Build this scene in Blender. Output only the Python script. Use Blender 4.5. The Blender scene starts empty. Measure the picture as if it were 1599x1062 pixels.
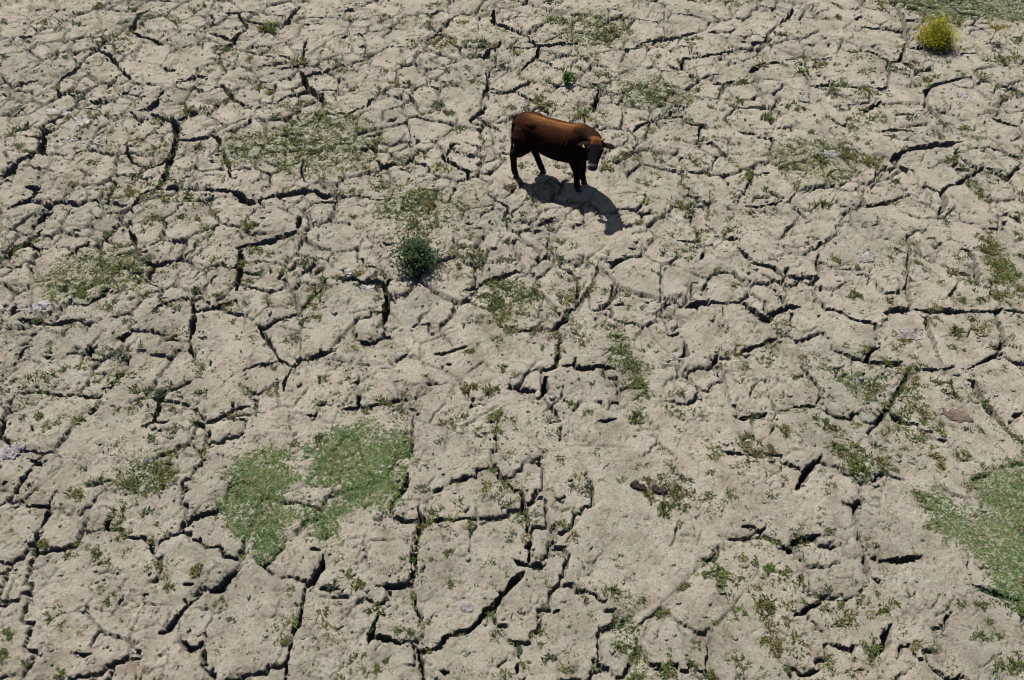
import bpy, math, random
import numpy as np
from mathutils import Vector, Matrix, noise as mnoise

random.seed(7)
RNG = np.random.default_rng(11)
scn = bpy.context.scene
col = scn.collection

# ---------------------------------------------------------------- camera
CAM_H = 8.5
PITCH = math.radians(48.4)
cam_data = bpy.data.cameras.new('camera')
cam_data.sensor_width = 36.0
cam_data.lens = 28.0
cam_data.clip_start = 0.1
cam_data.clip_end = 6000.0
cam = bpy.data.objects.new('camera', cam_data)
cam.location = (0.0, 0.0, CAM_H)
cam.rotation_euler = (math.pi / 2 - PITCH, 0.0, 0.0)
col.objects.link(cam)
scn.camera = cam

# ---------------------------------------------------------------- sky and sun
SUN_TRAVEL = Vector((0.32, -0.49, -1.0)).normalized()
SUN_EL = math.asin(-SUN_TRAVEL.z)
SUN_AZ = math.atan2(-SUN_TRAVEL.x, -SUN_TRAVEL.y)
world = bpy.data.worlds.new('World')
scn.world = world
world.use_nodes = True
wn = world.node_tree
sky = wn.nodes.new('ShaderNodeTexSky')
sky.sky_type = 'NISHITA'
sky.sun_disc = False
sky.sun_elevation = SUN_EL
sky.sun_rotation = SUN_AZ
sky.air_density = 1.0
sky.dust_density = 1.5
bg = wn.nodes['Background']
bg.inputs['Strength'].default_value = 0.05
wn.links.new(sky.outputs['Color'], bg.inputs['Color'])
sun_data = bpy.data.lights.new('sun', 'SUN')
sun_data.energy = 5.0
sun_data.angle = math.radians(0.53)
sun_data.color = (1.0, 0.965, 0.905)
sun = bpy.data.objects.new('sun', sun_data)
sun.rotation_euler = SUN_TRAVEL.to_track_quat('-Z', 'Y').to_euler()
sun.location = (-6, 16, 25)
col.objects.link(sun)

scn.cycles.diffuse_bounces = 0
scn.cycles.filter_width = 1.0
vs = scn.view_settings
vs.view_transform = 'Standard'
vs.look = 'None'
vs.exposure = 0.08
vs.gamma = 1.0
vs.use_curve_mapping = False

# cracks of the mud surveyed on the ground: width in mm : x,y ... in cm
CRACKS = """97:-824,1753 -834,1723 -832,1688 -829,1652 -801,1633 -775,1622 -745,1599;71:-887,1641 -871,1608 -874,1577 -885,1550;61:-873,1572 -844,1554 -817,1520 -789,1482 -766,1457;53:-885,1550 -891,1524 -895,1486 -909,1466 -908,1433 -885,1390;38:-953,1457 -977,1441 -992,1425 -1026,1462 -1039,1482;47:-961,1577 -949,1541 -951,1524
42:-1055,1622 -1027,1608;40:-1049,1723 -1022,1679;80:-666,1718 -662,1683 -679,1659;79:-647,1738 -612,1733 -595,1698 -579,1669 -595,1636 -596,1604 -606,1585;90:-598,1613 -632,1636 -657,1645;67:-484,1769 -494,1718 -505,1674 -564,1688 -590,1698
41:-442,1631 -442,1594 -437,1550 -428,1516;101:-489,1499 -467,1500 -446,1505 -433,1516;83:-430,1486 -416,1457 -408,1433 -390,1406 -361,1368;97:-418,1470 -390,1482 -366,1499 -355,1507;85:-402,1422 -419,1402 -443,1394 -456,1375;68:-719,1507 -697,1494 -686,1499
70:-672,1449 -653,1457 -644,1474 -618,1472;69:-596,1422 -578,1433 -546,1387 -520,1364 -504,1349;51:-692,1387 -690,1410 -684,1425;86:-821,1379 -807,1371 -792,1375 -773,1379;86:-808,1433 -797,1453;98:-772,1402 -755,1414
112:-719,1342 -700,1345 -693,1364 -692,1387;51:-737,1345 -706,1313 -701,1316 -704,1291;105:-689,1334 -665,1323 -641,1309 -627,1284 -619,1250 -613,1223 -613,1191 -610,1159 -606,1134 -609,1104;71:-613,1247 -596,1247 -577,1250 -552,1260 -540,1250 -533,1230;64:-608,1323 -623,1320 -634,1306;55:-495,1323 -495,1298 -510,1284 -531,1271
44:-526,1217 -510,1184 -497,1153 -491,1134;45:-708,1243 -692,1204 -674,1178 -644,1162 -628,1172 -616,1194;67:-608,1102 -621,1099 -632,1087 -638,1058;93:-591,1102 -577,1110;98:-562,1102 -542,1102 -530,1099 -497,1099 -482,1096 -469,1090 -450,1070 -435,1067 -416,1078 -404,1090 -389,1087 -372,1093 -355,1102 -336,1096 -319,1084 -295,1090;53:-554,1093 -548,1070
63:-353,1030 -350,1002;113:-881,1298 -864,1250 -854,1217 -867,1200 -881,1187 -883,1165 -884,1141 -894,1138;75:-936,1264 -923,1281 -909,1284 -913,1306;49:-853,1264 -873,1284;62:-880,1291 -868,1313 -850,1331 -845,1349;100:-838,1110 -810,1099 -814,1087 -818,1070 -832,1058 -842,1050
81:-803,1067 -778,1058 -775,1041 -777,1020 -784,1002;63:-778,1059 -764,1070 -745,1067 -728,1058 -723,1075;56:-690,1128 -685,1093 -684,1067 -699,1058;58:-678,1070 -656,1058 -641,1055;39:-971,1327 -951,1327 -943,1349 -940,1371;52:-1007,1402 -989,1410
34:-374,1191 -371,1153 -358,1122;26:-764,1070 -764,1099 -763,1116;46:-555,1020 -546,1036;107:-40,1758 -42,1698 -23,1679 1,1664 24,1641 37,1627;94:37,1622 55,1590 78,1590 105,1599 133,1599 140,1608;64:57,1585 54,1550 36,1524 18,1490
59:-22,1613 -31,1590 -49,1572 -53,1541 -70,1537 -84,1550;90:-149,1669 -161,1645 -169,1627 -187,1615 -198,1613;39:-149,1669 -137,1708 -114,1738;72:-181,1728 -158,1753;64:-367,1622 -355,1641;60:-389,1748 -358,1763
72:-343,1516 -355,1507;55:-122,1594 -108,1581 -112,1568;66:-51,1482 -48,1441 -50,1418 -56,1394;60:-41,1410 -20,1406 -4,1410 13,1429 31,1441 39,1457;95:-49,1371 -57,1342 -68,1327 -80,1313;46:-215,1414 -201,1402 -191,1379 -181,1356
55:-275,1387 -280,1364 -299,1349 -312,1327 -327,1316;76:173,1437 171,1402 160,1364 156,1342;72:152,1441 173,1437;55:13,1410 38,1383 54,1371 70,1345;60:74,1453 86,1433 99,1437;65:326,1516 342,1499
78:270,1608 303,1613 327,1622 360,1631;72:223,1271 237,1291 259,1309 288,1320 317,1323;40:222,1267 232,1243 221,1217;85:-289,1210 -267,1220 -252,1223 -246,1204;79:-267,1257 -245,1271;82:-241,1184 -230,1168 -212,1172 -189,1172 -177,1194
52:-199,1159 -183,1153;89:-129,1191 -124,1197 -110,1178 -90,1162 -76,1153 -81,1134;47:-112,1227 -105,1237;28:-124,1197 -112,1223;45:-177,1257 -172,1243 -179,1237;47:-52,1313 -35,1291 -19,1271
41:-43,1090 -21,1067 -7,1055 -8,1041 4,1030;69:71,1028 57,1014 42,1003;38:140,1053 144,1036 152,1025;43:228,1075 227,1058;55:210,1036 228,1036 232,1047;55:179,1178 195,1181
45:199,1184 216,1204 233,1217;65:-80,1011 -63,1011;53:250,1738 233,1708;74:169,1474 187,1474;27:-204,1093 -206,1075 -214,1067;82:644,1768 635,1753 617,1717 593,1692
69:555,1648 544,1611 558,1620;108:487,1615 518,1606 542,1611;75:373,1639 395,1648;85:430,1658 449,1648;82:485,1487 508,1513 532,1521 552,1530 565,1508;40:593,1496 596,1454 586,1406 575,1360
72:593,1434 612,1434 643,1438 663,1430 697,1430;37:647,1450 639,1430;88:876,1789 872,1717 861,1668 845,1611 823,1565 801,1526 782,1521 768,1547 752,1570;121:769,1677 792,1672 814,1668 839,1658 856,1653;82:870,1702 898,1707;106:806,1526 818,1508 826,1487 847,1491 865,1504
48:828,1475 836,1446 832,1430;82:913,1466 886,1454 860,1442 835,1430 820,1414 813,1398;44:815,1398 804,1367 808,1330 815,1294;93:840,1583 859,1579 878,1592;76:719,1375 698,1360 674,1337;51:772,1513 764,1471 749,1430 733,1422 717,1426
67:603,1319 615,1301 625,1287 635,1315;48:353,1290 345,1252 339,1242;87:347,1242 365,1238 377,1218 389,1189;63:323,1305 342,1297 356,1294 368,1283;85:423,1276 442,1269 453,1266;76:455,1255 478,1252 478,1235 469,1218
87:439,1147 452,1150;98:825,1245 803,1238 778,1235 755,1225 730,1221 713,1215 692,1198 676,1185;57:676,1185 686,1169 702,1160;63:692,1276 714,1280 734,1280 748,1273;60:729,1326 747,1334 768,1334;61:839,1169 827,1157 812,1147 796,1135 770,1117 753,1111 733,1093 736,1075 724,1052 706,1033
60:833,1154 853,1147 861,1129 886,1154 909,1173;54:809,1192 816,1169 824,1160;63:870,1228 886,1218 895,1202 916,1189;67:706,1105 716,1111 726,1099 735,1093;71:661,1081 639,1069 615,1061 596,1058 595,1087 591,1105;63:458,1072 437,1061 418,1058 392,1055
52:441,1096 453,1084 463,1078;33:380,1069 391,1087;44:475,1052 482,1035 490,1024;48:293,1147 302,1135;68:912,1323 929,1305 949,1294 961,1294;75:981,1430 994,1422 1007,1402
65:348,1496 356,1539 384,1543 417,1556 446,1565 466,1574;66:403,1442 429,1446 448,1454;61:359,1466 373,1475;43:447,1737 462,1707;42:678,1602 670,1588;68:642,1534 667,1543
54:764,1707 784,1727;51:726,1800 740,1779 750,1753;54:822,1035 832,1024 842,1016;35:609,1030 599,1008 586,1002;33:872,1294 860,1273;89:-768,997 -774,976 -777,963 -788,953 -795,938 -799,923
55:-775,963 -758,953 -743,955;63:-680,966 -690,955 -701,938;49:-625,997 -610,976 -598,948;48:-596,943 -613,938 -625,933;73:-582,925 -558,911 -544,920 -528,923 -515,935 -505,943;49:-507,958 -503,940
62:-557,906 -555,877;93:-437,950 -425,955 -410,963 -390,966 -375,979 -359,986 -351,997;78:-431,945 -425,920 -421,891 -415,854;38:-415,896 -397,889;32:-374,906 -375,894;35:-353,899 -359,880
54:-306,913 -317,903 -328,887;60:-284,877 -295,850 -304,827 -315,816;107:-604,870 -612,854 -619,838 -628,825;48:-740,830 -735,805;62:-724,797 -707,795 -683,788 -670,786 -655,788 -629,795;65:-528,810 -522,823 -509,832 -492,841 -481,834
74:-477,832 -468,810 -462,780 -461,755;34:-460,751 -450,731 -444,717;69:-465,812 -451,816 -434,823 -412,832;65:-548,776 -554,765 -568,759;49:-481,767 -488,757;55:-687,749 -691,731 -693,708
54:-604,749 -594,735 -600,731;49:-372,786 -358,778 -348,790 -331,799 -313,805;55:-370,784 -356,767 -341,743 -325,719 -308,708;60:-372,702 -358,709 -344,713 -330,717;48:-307,706 -292,717 -269,727 -253,735 -244,739;27:-271,739 -269,727
28:-307,704 -309,685 -311,663;63:-437,681 -451,670 -469,663 -472,655 -470,630 -469,613 -483,605;52:-467,612 -452,613;43:-420,613 -407,610 -391,615 -377,625 -365,634 -349,637;25:-377,645 -368,634;34:-523,696 -537,692 -545,672 -549,659
32:-549,659 -561,652 -583,657 -603,657 -621,659 -635,663;34:-539,727 -534,711;62:-669,645 -666,627 -668,616 -657,589;36:-665,627 -654,634;22:-629,608 -620,593;43:-261,641 -247,641
39:-275,623 -258,622 -256,634;24:-393,599 -385,571;30:-345,596 -353,583;28:-537,641 -526,637;30:-659,727 -642,721;22:-557,623 -550,637
17:-267,692 -263,677;22:-653,586 -638,576;29:-420,708 -420,717;117:-265,882 -245,882 -225,875 -205,873 -193,868 -186,884;86:-193,868 -190,854 -185,827 -186,788;56:-178,772 -177,763 -192,755 -206,747 -222,755
40:-208,966 -197,958 -188,968;79:-74,854 -61,859 -48,870 -32,880 -13,887 7,901;23:-145,780 -136,788;33:-143,735 -155,721 -163,711;28:-71,793 -69,776;36:-62,745 -81,737 -96,731 -112,729
85:86,816 79,797 69,784 62,772 54,772;50:-9,767 16,774 34,776 54,776;68:68,767 67,751 65,731 61,711 51,702 42,700;41:90,723 85,708 67,708;91:86,706 101,704 116,706 128,709 138,708;70:47,688 45,670 41,659 26,664 12,666 -4,668
35:-2,677 -2,668;37:43,652 52,637 59,623 62,613 48,610;51:101,873 99,850 86,832;48:153,870 150,845;39:146,818 148,805;38:169,827 153,823
47:179,930 161,920 155,906;46:187,953 198,953;55:83,899 93,894;61:37,920 51,928 56,940;66:230,832 239,832 248,825;47:240,767 224,763
40:-210,688 -211,681 -220,674;43:-207,659 -204,637;43:-228,630 -215,634 -204,636 -187,637 -179,641 -154,648 -148,652;42:-129,627 -121,627;42:-24,593 -20,583;30:-30,610 -25,613
50:112,613 126,615 138,618;43:212,713 224,717 234,723;41:-130,586 -128,566;25:64,599 61,583;32:-92,711 -85,708;41:-56,637 -51,641
33:143,743 156,727;40:195,832 207,827;103:247,821 267,823 287,830 312,828;38:275,876 268,839;28:313,821 310,803;40:306,950 297,922
55:268,970 289,968 299,965 303,981;70:361,950 371,927 379,917 395,912 406,905 415,890 419,888;39:430,907 420,893;57:423,890 441,883 461,883 471,883;72:329,830 347,825 358,812 370,795 389,810 407,819 427,823;34:404,848 409,830
32:407,876 409,862;50:486,940 476,915 475,893;46:473,869 467,855;41:464,830 464,819;92:492,963 502,963;52:465,821 476,814 487,810 502,795 520,790 531,786 531,769
98:551,810 569,817 591,817;94:596,817 613,814 625,812 641,812 670,812;81:702,814 717,812 726,819;38:670,812 702,814;42:726,817 755,812;47:611,808 603,786 601,757 598,728 596,705
38:641,986 632,950 613,900 602,867 594,830;75:715,950 725,940 725,915 710,871;46:687,893 708,888;50:712,808 707,778 704,757 692,742 681,744;55:693,732 679,724 664,718 645,709 633,701;55:558,699 574,701 598,701 614,705
52:545,713 526,711 512,713 495,716 503,728 510,738 525,744;38:452,736 463,732 476,724 493,720;44:398,765 407,753 424,759 442,769;63:318,728 327,736 343,742 364,753 384,761;27:317,742 315,728;50:246,749 245,728 234,724
52:279,720 285,716 289,728;38:403,724 403,709 408,693 416,678 417,659 406,641;52:389,689 402,693;52:371,636 385,638 406,639;60:290,620 307,618 322,620 337,627;39:418,629 429,618 446,618 453,627
29:416,634 419,623;39:465,596 482,616 499,634 512,648 527,667 542,686 554,705;68:500,627 508,616 519,608;64:621,684 630,680 629,659 632,638 638,616 644,596 653,579;34:659,620 676,627;39:688,724 698,713 710,707
27:231,641 246,648 254,659;32:235,697 241,687;30:478,689 488,693;16:469,678 464,665;39:545,586 552,582 565,587;18:455,749 453,736
40:344,895 343,881;58:344,970 363,976;41:-610,555 -592,548;38:-601,544 -605,528 -607,507;66:-587,489 -573,486 -559,488 -555,472 -556,458;28:-559,488 -559,504 -552,513
57:-558,452 -553,436 -547,420;29:-549,417 -545,402;45:-541,425 -528,429 -514,433 -506,439 -504,450;24:-504,450 -505,464;37:-508,522 -489,522;37:-486,536 -488,527
48:-480,472 -480,455;36:-403,516 -396,507;51:-394,540 -387,545;35:-342,534 -344,519 -345,501 -346,486 -355,481 -367,478 -381,472 -391,461 -390,452;43:-430,441 -422,440 -414,425;32:-408,417 -399,407
65:-311,406 -320,394 -325,384 -338,383;29:-356,387 -369,389;71:-352,370 -361,360 -368,345 -372,336 -380,334;19:-364,372 -358,367;28:-356,327 -344,318 -334,320 -331,325;58:-232,377 -231,357 -233,343 -236,331
40:-237,313 -236,297 -235,284;21:-236,327 -237,313;70:-216,425 -218,407 -225,392 -232,389;29:-260,398 -248,397 -235,392;46:-216,455 -216,441;23:-235,433 -222,431
52:-217,385 -205,384 -193,383;34:-465,312 -453,310 -443,313;42:-564,364 -556,368;24:-536,377 -531,369;25:-432,372 -435,366;33:-417,297 -419,304 -409,305
19:-327,320 -322,302 -315,295;21:-340,439 -334,425 -318,420;26:-412,439 -409,447;41:-629,516 -626,522;16:-413,377 -406,378;28:-296,420 -284,410 -271,402
22:-232,377 -232,387;25:-345,382 -352,370;66:-130,533 -131,516 -137,501 -144,488;53:-113,485 -109,472 -109,458 -112,444 -111,433;44:-111,433 -111,417;58:-111,417 -111,402 -111,389
53:-111,388 -124,388 -136,387 -152,388;34:-142,473 -129,469 -119,469 -106,472;51:-104,468 -86,468 -71,468 -53,471;36:-96,508 -83,514;36:-63,525 -54,530;42:-26,550 -18,537 -14,525 -5,531
35:-15,528 0,511 11,507;48:11,507 13,492 16,478 3,478;25:16,489 24,495 34,507;23:18,475 18,452;38:23,441 15,432;47:2,419 10,413 20,412
29:21,433 19,415;67:15,403 5,394 -7,385;65:-12,380 -16,369 -25,360 -36,348;46:20,413 32,410 39,413;24:47,436 60,433 68,433;22:66,428 63,407
43:-145,356 -150,345 -153,331 -155,324;27:-144,355 -136,351;40:-153,330 -139,328 -127,325 -120,323;28:-152,369 -146,367;41:-110,378 -104,362 -97,348;34:-120,323 -109,327 -99,315 -96,306 -91,284
41:-99,316 -88,318;49:-69,335 -75,322;35:32,352 31,331;36:45,358 53,360;33:7,302 6,291;20:-16,296 -6,306
30:84,382 93,377 104,367;32:149,293 163,297 175,301;26:-75,294 -66,290;21:28,352 32,355;20:-7,329 7,320 9,306;21:-36,348 -48,336 -69,335
67:392,559 383,550 370,539 358,525 346,508;60:340,551 351,542 363,535;51:384,551 395,543;49:269,563 293,559;40:421,522 433,515;49:399,490 411,487 424,496
38:412,486 409,471;58:260,460 273,458 285,455 290,451 299,458;26:290,451 305,442;63:305,442 314,435 320,428 327,439 339,444 352,447 364,449;37:218,417 231,419 239,427 239,432;69:434,419 449,420 465,423 473,423
36:406,424 404,413 405,403 400,390;35:405,398 417,389;26:331,403 325,392 318,382;52:343,371 329,364 317,355 308,351;44:346,375 357,370 371,370 385,376;54:415,344 406,334 396,320 379,308
41:341,321 352,319 360,315 366,321;53:323,296 310,290 299,291 292,298;30:357,293 369,297;18:417,320 411,312;47:567,523 582,531 594,534;34:602,540 643,550
51:517,390 531,382 546,377 558,372 565,367;29:439,299 448,293 457,286 468,292 475,285;28:443,522 466,535 474,528 488,522;30:470,558 480,556;18:468,336 477,353 486,358;23:231,377 243,375
21:563,483 568,491;13:394,385 386,380;24:323,350 331,336"""
# weed tufts: x cm, y cm, radius mm, colour kind
TUFTS = """-971,1530,107,g;-932,1538,80,g;-1004,1508,79,o;-852,1397,101,d;-557,1425,64,o;-500,1425,128,g;-470,1402,126,o;-563,1371,125,o;-675,1380,100,g;-621,1349,111,o;-840,1331,110,d;-743,1696,99,g
-531,1665,197,g;-663,1597,96,g;-613,1577,122,g;-655,1216,116,o;-567,1222,140,g;-502,1181,103,g;-480,1255,142,g;-420,1210,104,g;-448,1118,78,g;-574,1131,67,g;-663,1136,78,d;-736,1124,78,o
-614,1055,54,g;-507,1060,76,g;-750,1046,75,g;-430,1007,126,g;-759,1115,78,o;-913,1238,94,o;-600,1003,105,g;-695,1094,77,g;-731,1364,112,o;-750,1268,95,g;-812,1181,103,o;-541,1458,116,g
-428,1692,85,g;-709,1775,117,g;-856,1749,130,g;-941,1769,131,o;-1074,1608,137,o;-1125,1701,100,d;-365,1711,100,g;-304,1561,94,g;-226,1472,91,g;-236,1442,116,o;-209,1443,103,g;-313,1422,115,o
-144,1364,174,d;-122,1334,123,g;-85,1337,74,g;-91,1286,96,d;-191,1241,153,g;-69,1203,116,g;-41,1181,115,g;-52,1144,146,o;-17,1219,70,g;-15,1187,69,d;-232,1114,155,g;-273,1094,88,g
-238,1071,87,d;-268,1031,85,g;-129,1059,195,o;-157,1005,126,g;-7,1020,95,g;-61,1071,87,g;31,1457,65,d;110,1321,98,o;129,1298,121,d;200,1201,104,g;208,1286,96,g;166,1162,113,o
211,1083,76,o;30,1078,109,g;-3,1113,111,b;231,1135,90,o;284,1165,114,g;271,1058,65,g;98,1065,76,g;287,1459,103,g;256,1414,114,g;289,1389,202,d;304,1553,81,g;244,1673,141,g
211,1618,193,o;210,1659,140,o;10,1565,108,o;-236,1571,81,g;-288,1725,101,o;-132,1452,77,d;729,1719,115,g;905,1518,119,g;955,1579,122,g;606,1550,94,g;462,1437,141,g;649,1357,161,g
545,1350,161,g;483,1321,147,g;368,1414,127,g;443,1372,100,g;496,1260,95,g;414,1146,135,g;507,1165,136,g;528,1060,162,g;667,1122,123,g;568,1157,159,d;638,1186,149,o;647,1141,112,g
363,1054,75,d;436,1032,64,g;535,1006,126,o;788,1190,138,g;760,1246,94,g;705,1253,95,d;733,1194,69,o;797,1099,99,g;864,1370,75,g;892,1356,62,g;914,1344,74,o;697,1020,85,g
286,1050,97,o;333,1177,137,g;344,1148,101,g;497,1113,111,o;619,1112,89,g;810,1069,65,g;866,1115,78,d;804,1331,98,o;461,1647,84,g;558,1623,97,g;-680,921,90,d;-629,956,92,g
-657,947,112,g;-699,866,88,g;-679,862,78,d;-648,848,135,g;-632,885,178,g;-749,854,107,d;-597,828,124,g;-549,850,87,g;-574,878,88,d;-684,832,57,g;-694,793,84,d;-523,810,85,d
-445,849,116,g;-478,860,78,g;-442,817,76,g;-305,959,82,d;-382,939,81,g;-322,933,101,o;-447,794,56,g;-561,792,65,d;-541,738,73,g;-559,736,54,d;-622,704,71,d;-568,680,61,g
-585,660,52,d;-506,665,104,g;-384,736,54,g;-307,755,55,g;-294,759,55,g;-308,769,46,d;-454,753,55,g;-323,672,122,d;-257,687,79,g;-360,661,69,g;-423,662,87,g;-412,653,60,g
-370,677,44,g;-426,690,53,d;-258,649,60,g;-363,624,59,g;-479,659,78,d;-472,624,76,g;-505,631,76,o;-583,620,76,g;-621,620,68,g;-607,602,67,g;-409,596,42,g;-463,584,91,g
-501,585,58,o;-304,604,58,d;-313,587,50,d;-388,581,49,g;-243,582,99,d;-277,578,74,g;-665,691,35,o;-578,780,46,o;-391,759,46,o;-583,717,54,g;-511,713,45,g;-55,919,121,g
-82,907,80,o;-65,888,69,g;-236,913,50,g;-22,980,73,g;79,968,93,g;101,920,60,d;-11,866,127,g;-22,825,134,g;-69,828,76,d;-44,843,96,g;-7,805,104,o;-3,774,121,o
31,855,78,g;32,839,86,g;18,828,76,d;-129,839,38,g;-230,818,57,g;-229,797,47,g;-199,805,57,g;104,838,48,g;139,855,68,d;102,798,56,g;145,785,75,d;152,758,119,g
139,735,91,g;160,737,118,g;183,735,82,g;169,706,125,g;172,676,105,g;176,659,78,g;23,749,46,g;40,740,73,g;-46,744,64,g;-60,731,81,o;-18,743,45,g;-209,714,63,g
-14,704,80,g;-123,689,70,d;-107,675,52,g;-57,669,113,o;-28,667,113,g;-173,644,86,g;-143,659,69,o;-79,664,52,o;-70,628,51,d;-24,625,51,d;-1,613,76,g;-19,598,75,g
79,640,94,l;103,627,85,g;111,672,78,g;125,632,42,g;204,703,53,d;211,632,85,g;166,618,135,g;128,569,65,o;186,574,57,d;-140,590,74,d;25,651,60,d;226,890,79,d
178,891,59,g;206,887,39,g;209,856,48,g;194,899,50,g;124,862,78,o;62,864,78,o;-194,671,52,g;6,693,62,o;384,918,80,g;419,918,80,g;444,981,93,g;488,974,72,g
610,944,102,g;505,924,101,g;541,906,80,o;516,847,106,g;566,837,96,o;664,853,175,g;672,835,77,g;701,835,86,g;355,849,77,g;342,815,85,g;393,784,131,g;406,787,65,d
299,778,46,g;297,800,47,g;497,777,56,g;474,746,55,g;644,770,111,g;599,770,74,g;547,766,65,o;561,752,92,o;579,744,64,g;539,737,63,d;365,744,91,g;355,719,81,g
346,718,63,g;358,704,53,g;302,691,53,g;554,703,116,g;533,668,104,g;552,682,79,o;578,682,70,g;589,668,139,g;456,684,123,g;491,665,122,g;478,646,60,g;436,683,61,o
522,631,111,g;544,628,68,o;539,616,93,g;598,646,60,g;396,648,60,d;402,608,109,g;415,598,100,o;353,597,83,o;318,625,76,d;277,611,50,g;484,595,66,o;530,586,66,g
593,601,75,d;608,598,75,g;466,571,106,d;416,566,147,g;439,564,114,g;502,570,65,g;635,645,86,g;649,588,116,g;754,903,140,g;761,879,138,o;757,847,116,o;772,913,120,g
737,876,98,o;773,862,97,o;753,943,122,o;778,895,99,g;734,846,135,o;804,934,101,g;401,924,50,g;729,941,61,o;576,564,73,g;627,563,98,g;-536,541,64,d;-519,519,63,g
-534,505,86,g;-529,495,109,o;-463,537,96,g;-468,521,111,g;-435,517,126,g;-436,539,112,g;-419,533,72,d;-473,478,108,g;-469,462,84,g;-434,478,100,d;-459,493,62,g;-542,437,82,o
-583,487,54,d;-506,424,44,d;-480,429,67,g;-537,388,50,g;-505,474,46,g;-404,411,44,d;-359,406,88,o;-383,386,72,g;-347,377,64,o;-321,365,85,g;-342,360,56,g;-306,350,63,d
-402,354,42,d;-409,338,42,g;-456,340,35,g;-503,355,98,g;-489,341,62,o;-541,329,76,g;-537,308,81,g;-511,302,54,g;-522,337,41,g;-471,291,67,g;-390,287,60,g;-368,285,46,g
-316,314,48,g;-308,318,41,g;-328,310,47,o;-279,312,41,g;-259,339,55,g;-244,324,69,g;-257,413,44,g;-253,457,61,d;-308,422,96,g;-333,412,51,o;-247,298,47,g;-211,320,48,g
-206,300,40,g;-203,333,28,d;-198,366,42,g;-354,436,45,d;-416,442,52,d;-616,542,48,g;-583,511,55,o;-287,333,41,g;-269,305,40,g;-380,467,69,g;-378,417,37,g;-586,455,45,g
-396,514,47,g;-193,320,48,g;-206,424,44,g;-113,510,71,d;-69,519,63,g;-95,498,39,g;-125,498,47,g;-50,540,48,g;-100,459,91,o;-116,465,61,d;-154,472,99,d;-115,419,66,l
-71,425,67,g;-49,461,61,g;2,466,53,l;13,466,38,o;-11,467,46,g;-180,402,102,g;-176,388,94,g;-150,404,44,o;-137,405,58,o;-174,442,45,b;-68,387,65,g;-37,411,44,g
-42,390,43,g;-81,395,36,b;-70,453,45,b;38,439,52,g;27,421,44,g;36,366,57,g;22,373,36,b;-22,352,63,g;-71,342,49,d;-110,333,69,d;-50,331,62,g;-147,339,49,d
-163,306,74,g;-141,295,67,g;-133,304,61,g;-18,330,76,d;7,316,61,d;34,307,108,d;30,321,62,g;14,300,61,o;62,343,42,g;65,298,47,g;85,298,60,g;114,378,107,g
112,352,98,g;100,341,42,d;116,321,82,g;131,307,102,g;129,292,107,g;168,400,44,g;120,413,44,b;71,456,45,d;60,480,61,g;60,464,68,g;77,480,54,g;103,460,45,g
147,459,45,g;135,522,63,g;153,543,64,g;170,545,48,g;26,551,48,g;76,512,71,d;81,530,72,o;155,493,47,g;197,513,79,g;185,482,108,g;193,485,69,d;164,356,70,g
144,370,57,g;166,500,94,o;184,382,43,d;163,293,107,g;-100,530,32,g;83,409,58,g;19,527,56,o;-54,293,47,g;-33,290,33,g;266,501,70,g;337,525,63,o;300,553,81,g
390,516,63,g;386,503,47,g;432,532,136,g;431,550,113,g;439,497,47,g;296,445,60,g;288,431,59,g;297,421,44,d;292,407,66,l;268,406,51,d;237,395,116,g;250,392,79,g
221,398,65,g;305,395,58,g;325,419,59,g;347,411,44,g;341,379,43,g;296,381,57,b;283,386,43,b;417,443,105,o;422,437,52,g;409,433,45,b;391,435,37,g;426,424,37,d
422,404,44,d;431,402,29,g;364,387,36,g;362,366,64,g;362,354,98,o;318,368,50,g;306,359,49,g;311,344,42,g;296,347,35,g;352,340,42,g;358,333,41,g;278,361,113,o
286,353,63,g;277,323,110,o;281,313,75,b;266,325,55,g;219,344,63,o;197,320,55,g;191,304,74,g;241,302,94,g;232,313,54,o;207,288,73,g;285,297,54,g;334,320,68,g
383,322,103,g;408,361,99,g;424,365,78,g;437,374,57,g;404,377,64,g;392,353,56,o;427,323,96,o;498,368,57,g;479,364,49,d;466,353,35,g;478,378,43,g;519,365,71,g
521,345,56,g;526,334,69,g;504,326,96,g;509,304,108,g;532,305,95,g;462,334,55,d;384,289,53,g;440,288,53,g;193,388,65,o;198,429,37,g;470,430,59,o;495,499,117,g
442,460,53,g;369,480,54,o;516,541,64,g;538,551,121,o;554,539,40,g;591,547,64,d;611,555,57,d;313,501,70,d;217,519,71,d;247,530,64,o;203,483,62,g;201,460,53,b
480,282,53,g;525,293,67,g;343,541,48,d"""

# ---------------------------------------------------------------- helpers
def tag(o, label=None, cat=None, group=None, kind=None):
    if label: o['label'] = label
    if cat: o['category'] = cat
    if group: o['group'] = group
    if kind: o['kind'] = kind
    return o


def link(name, me, mat=None, parent=None, loc=None):
    o = bpy.data.objects.new(name, me)
    col.objects.link(o)
    if mat is not None and me is not None and not me.materials:
        me.materials.append(mat)
    if parent is not None: o.parent = parent
    if loc is not None: o.location = loc
    return o


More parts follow.
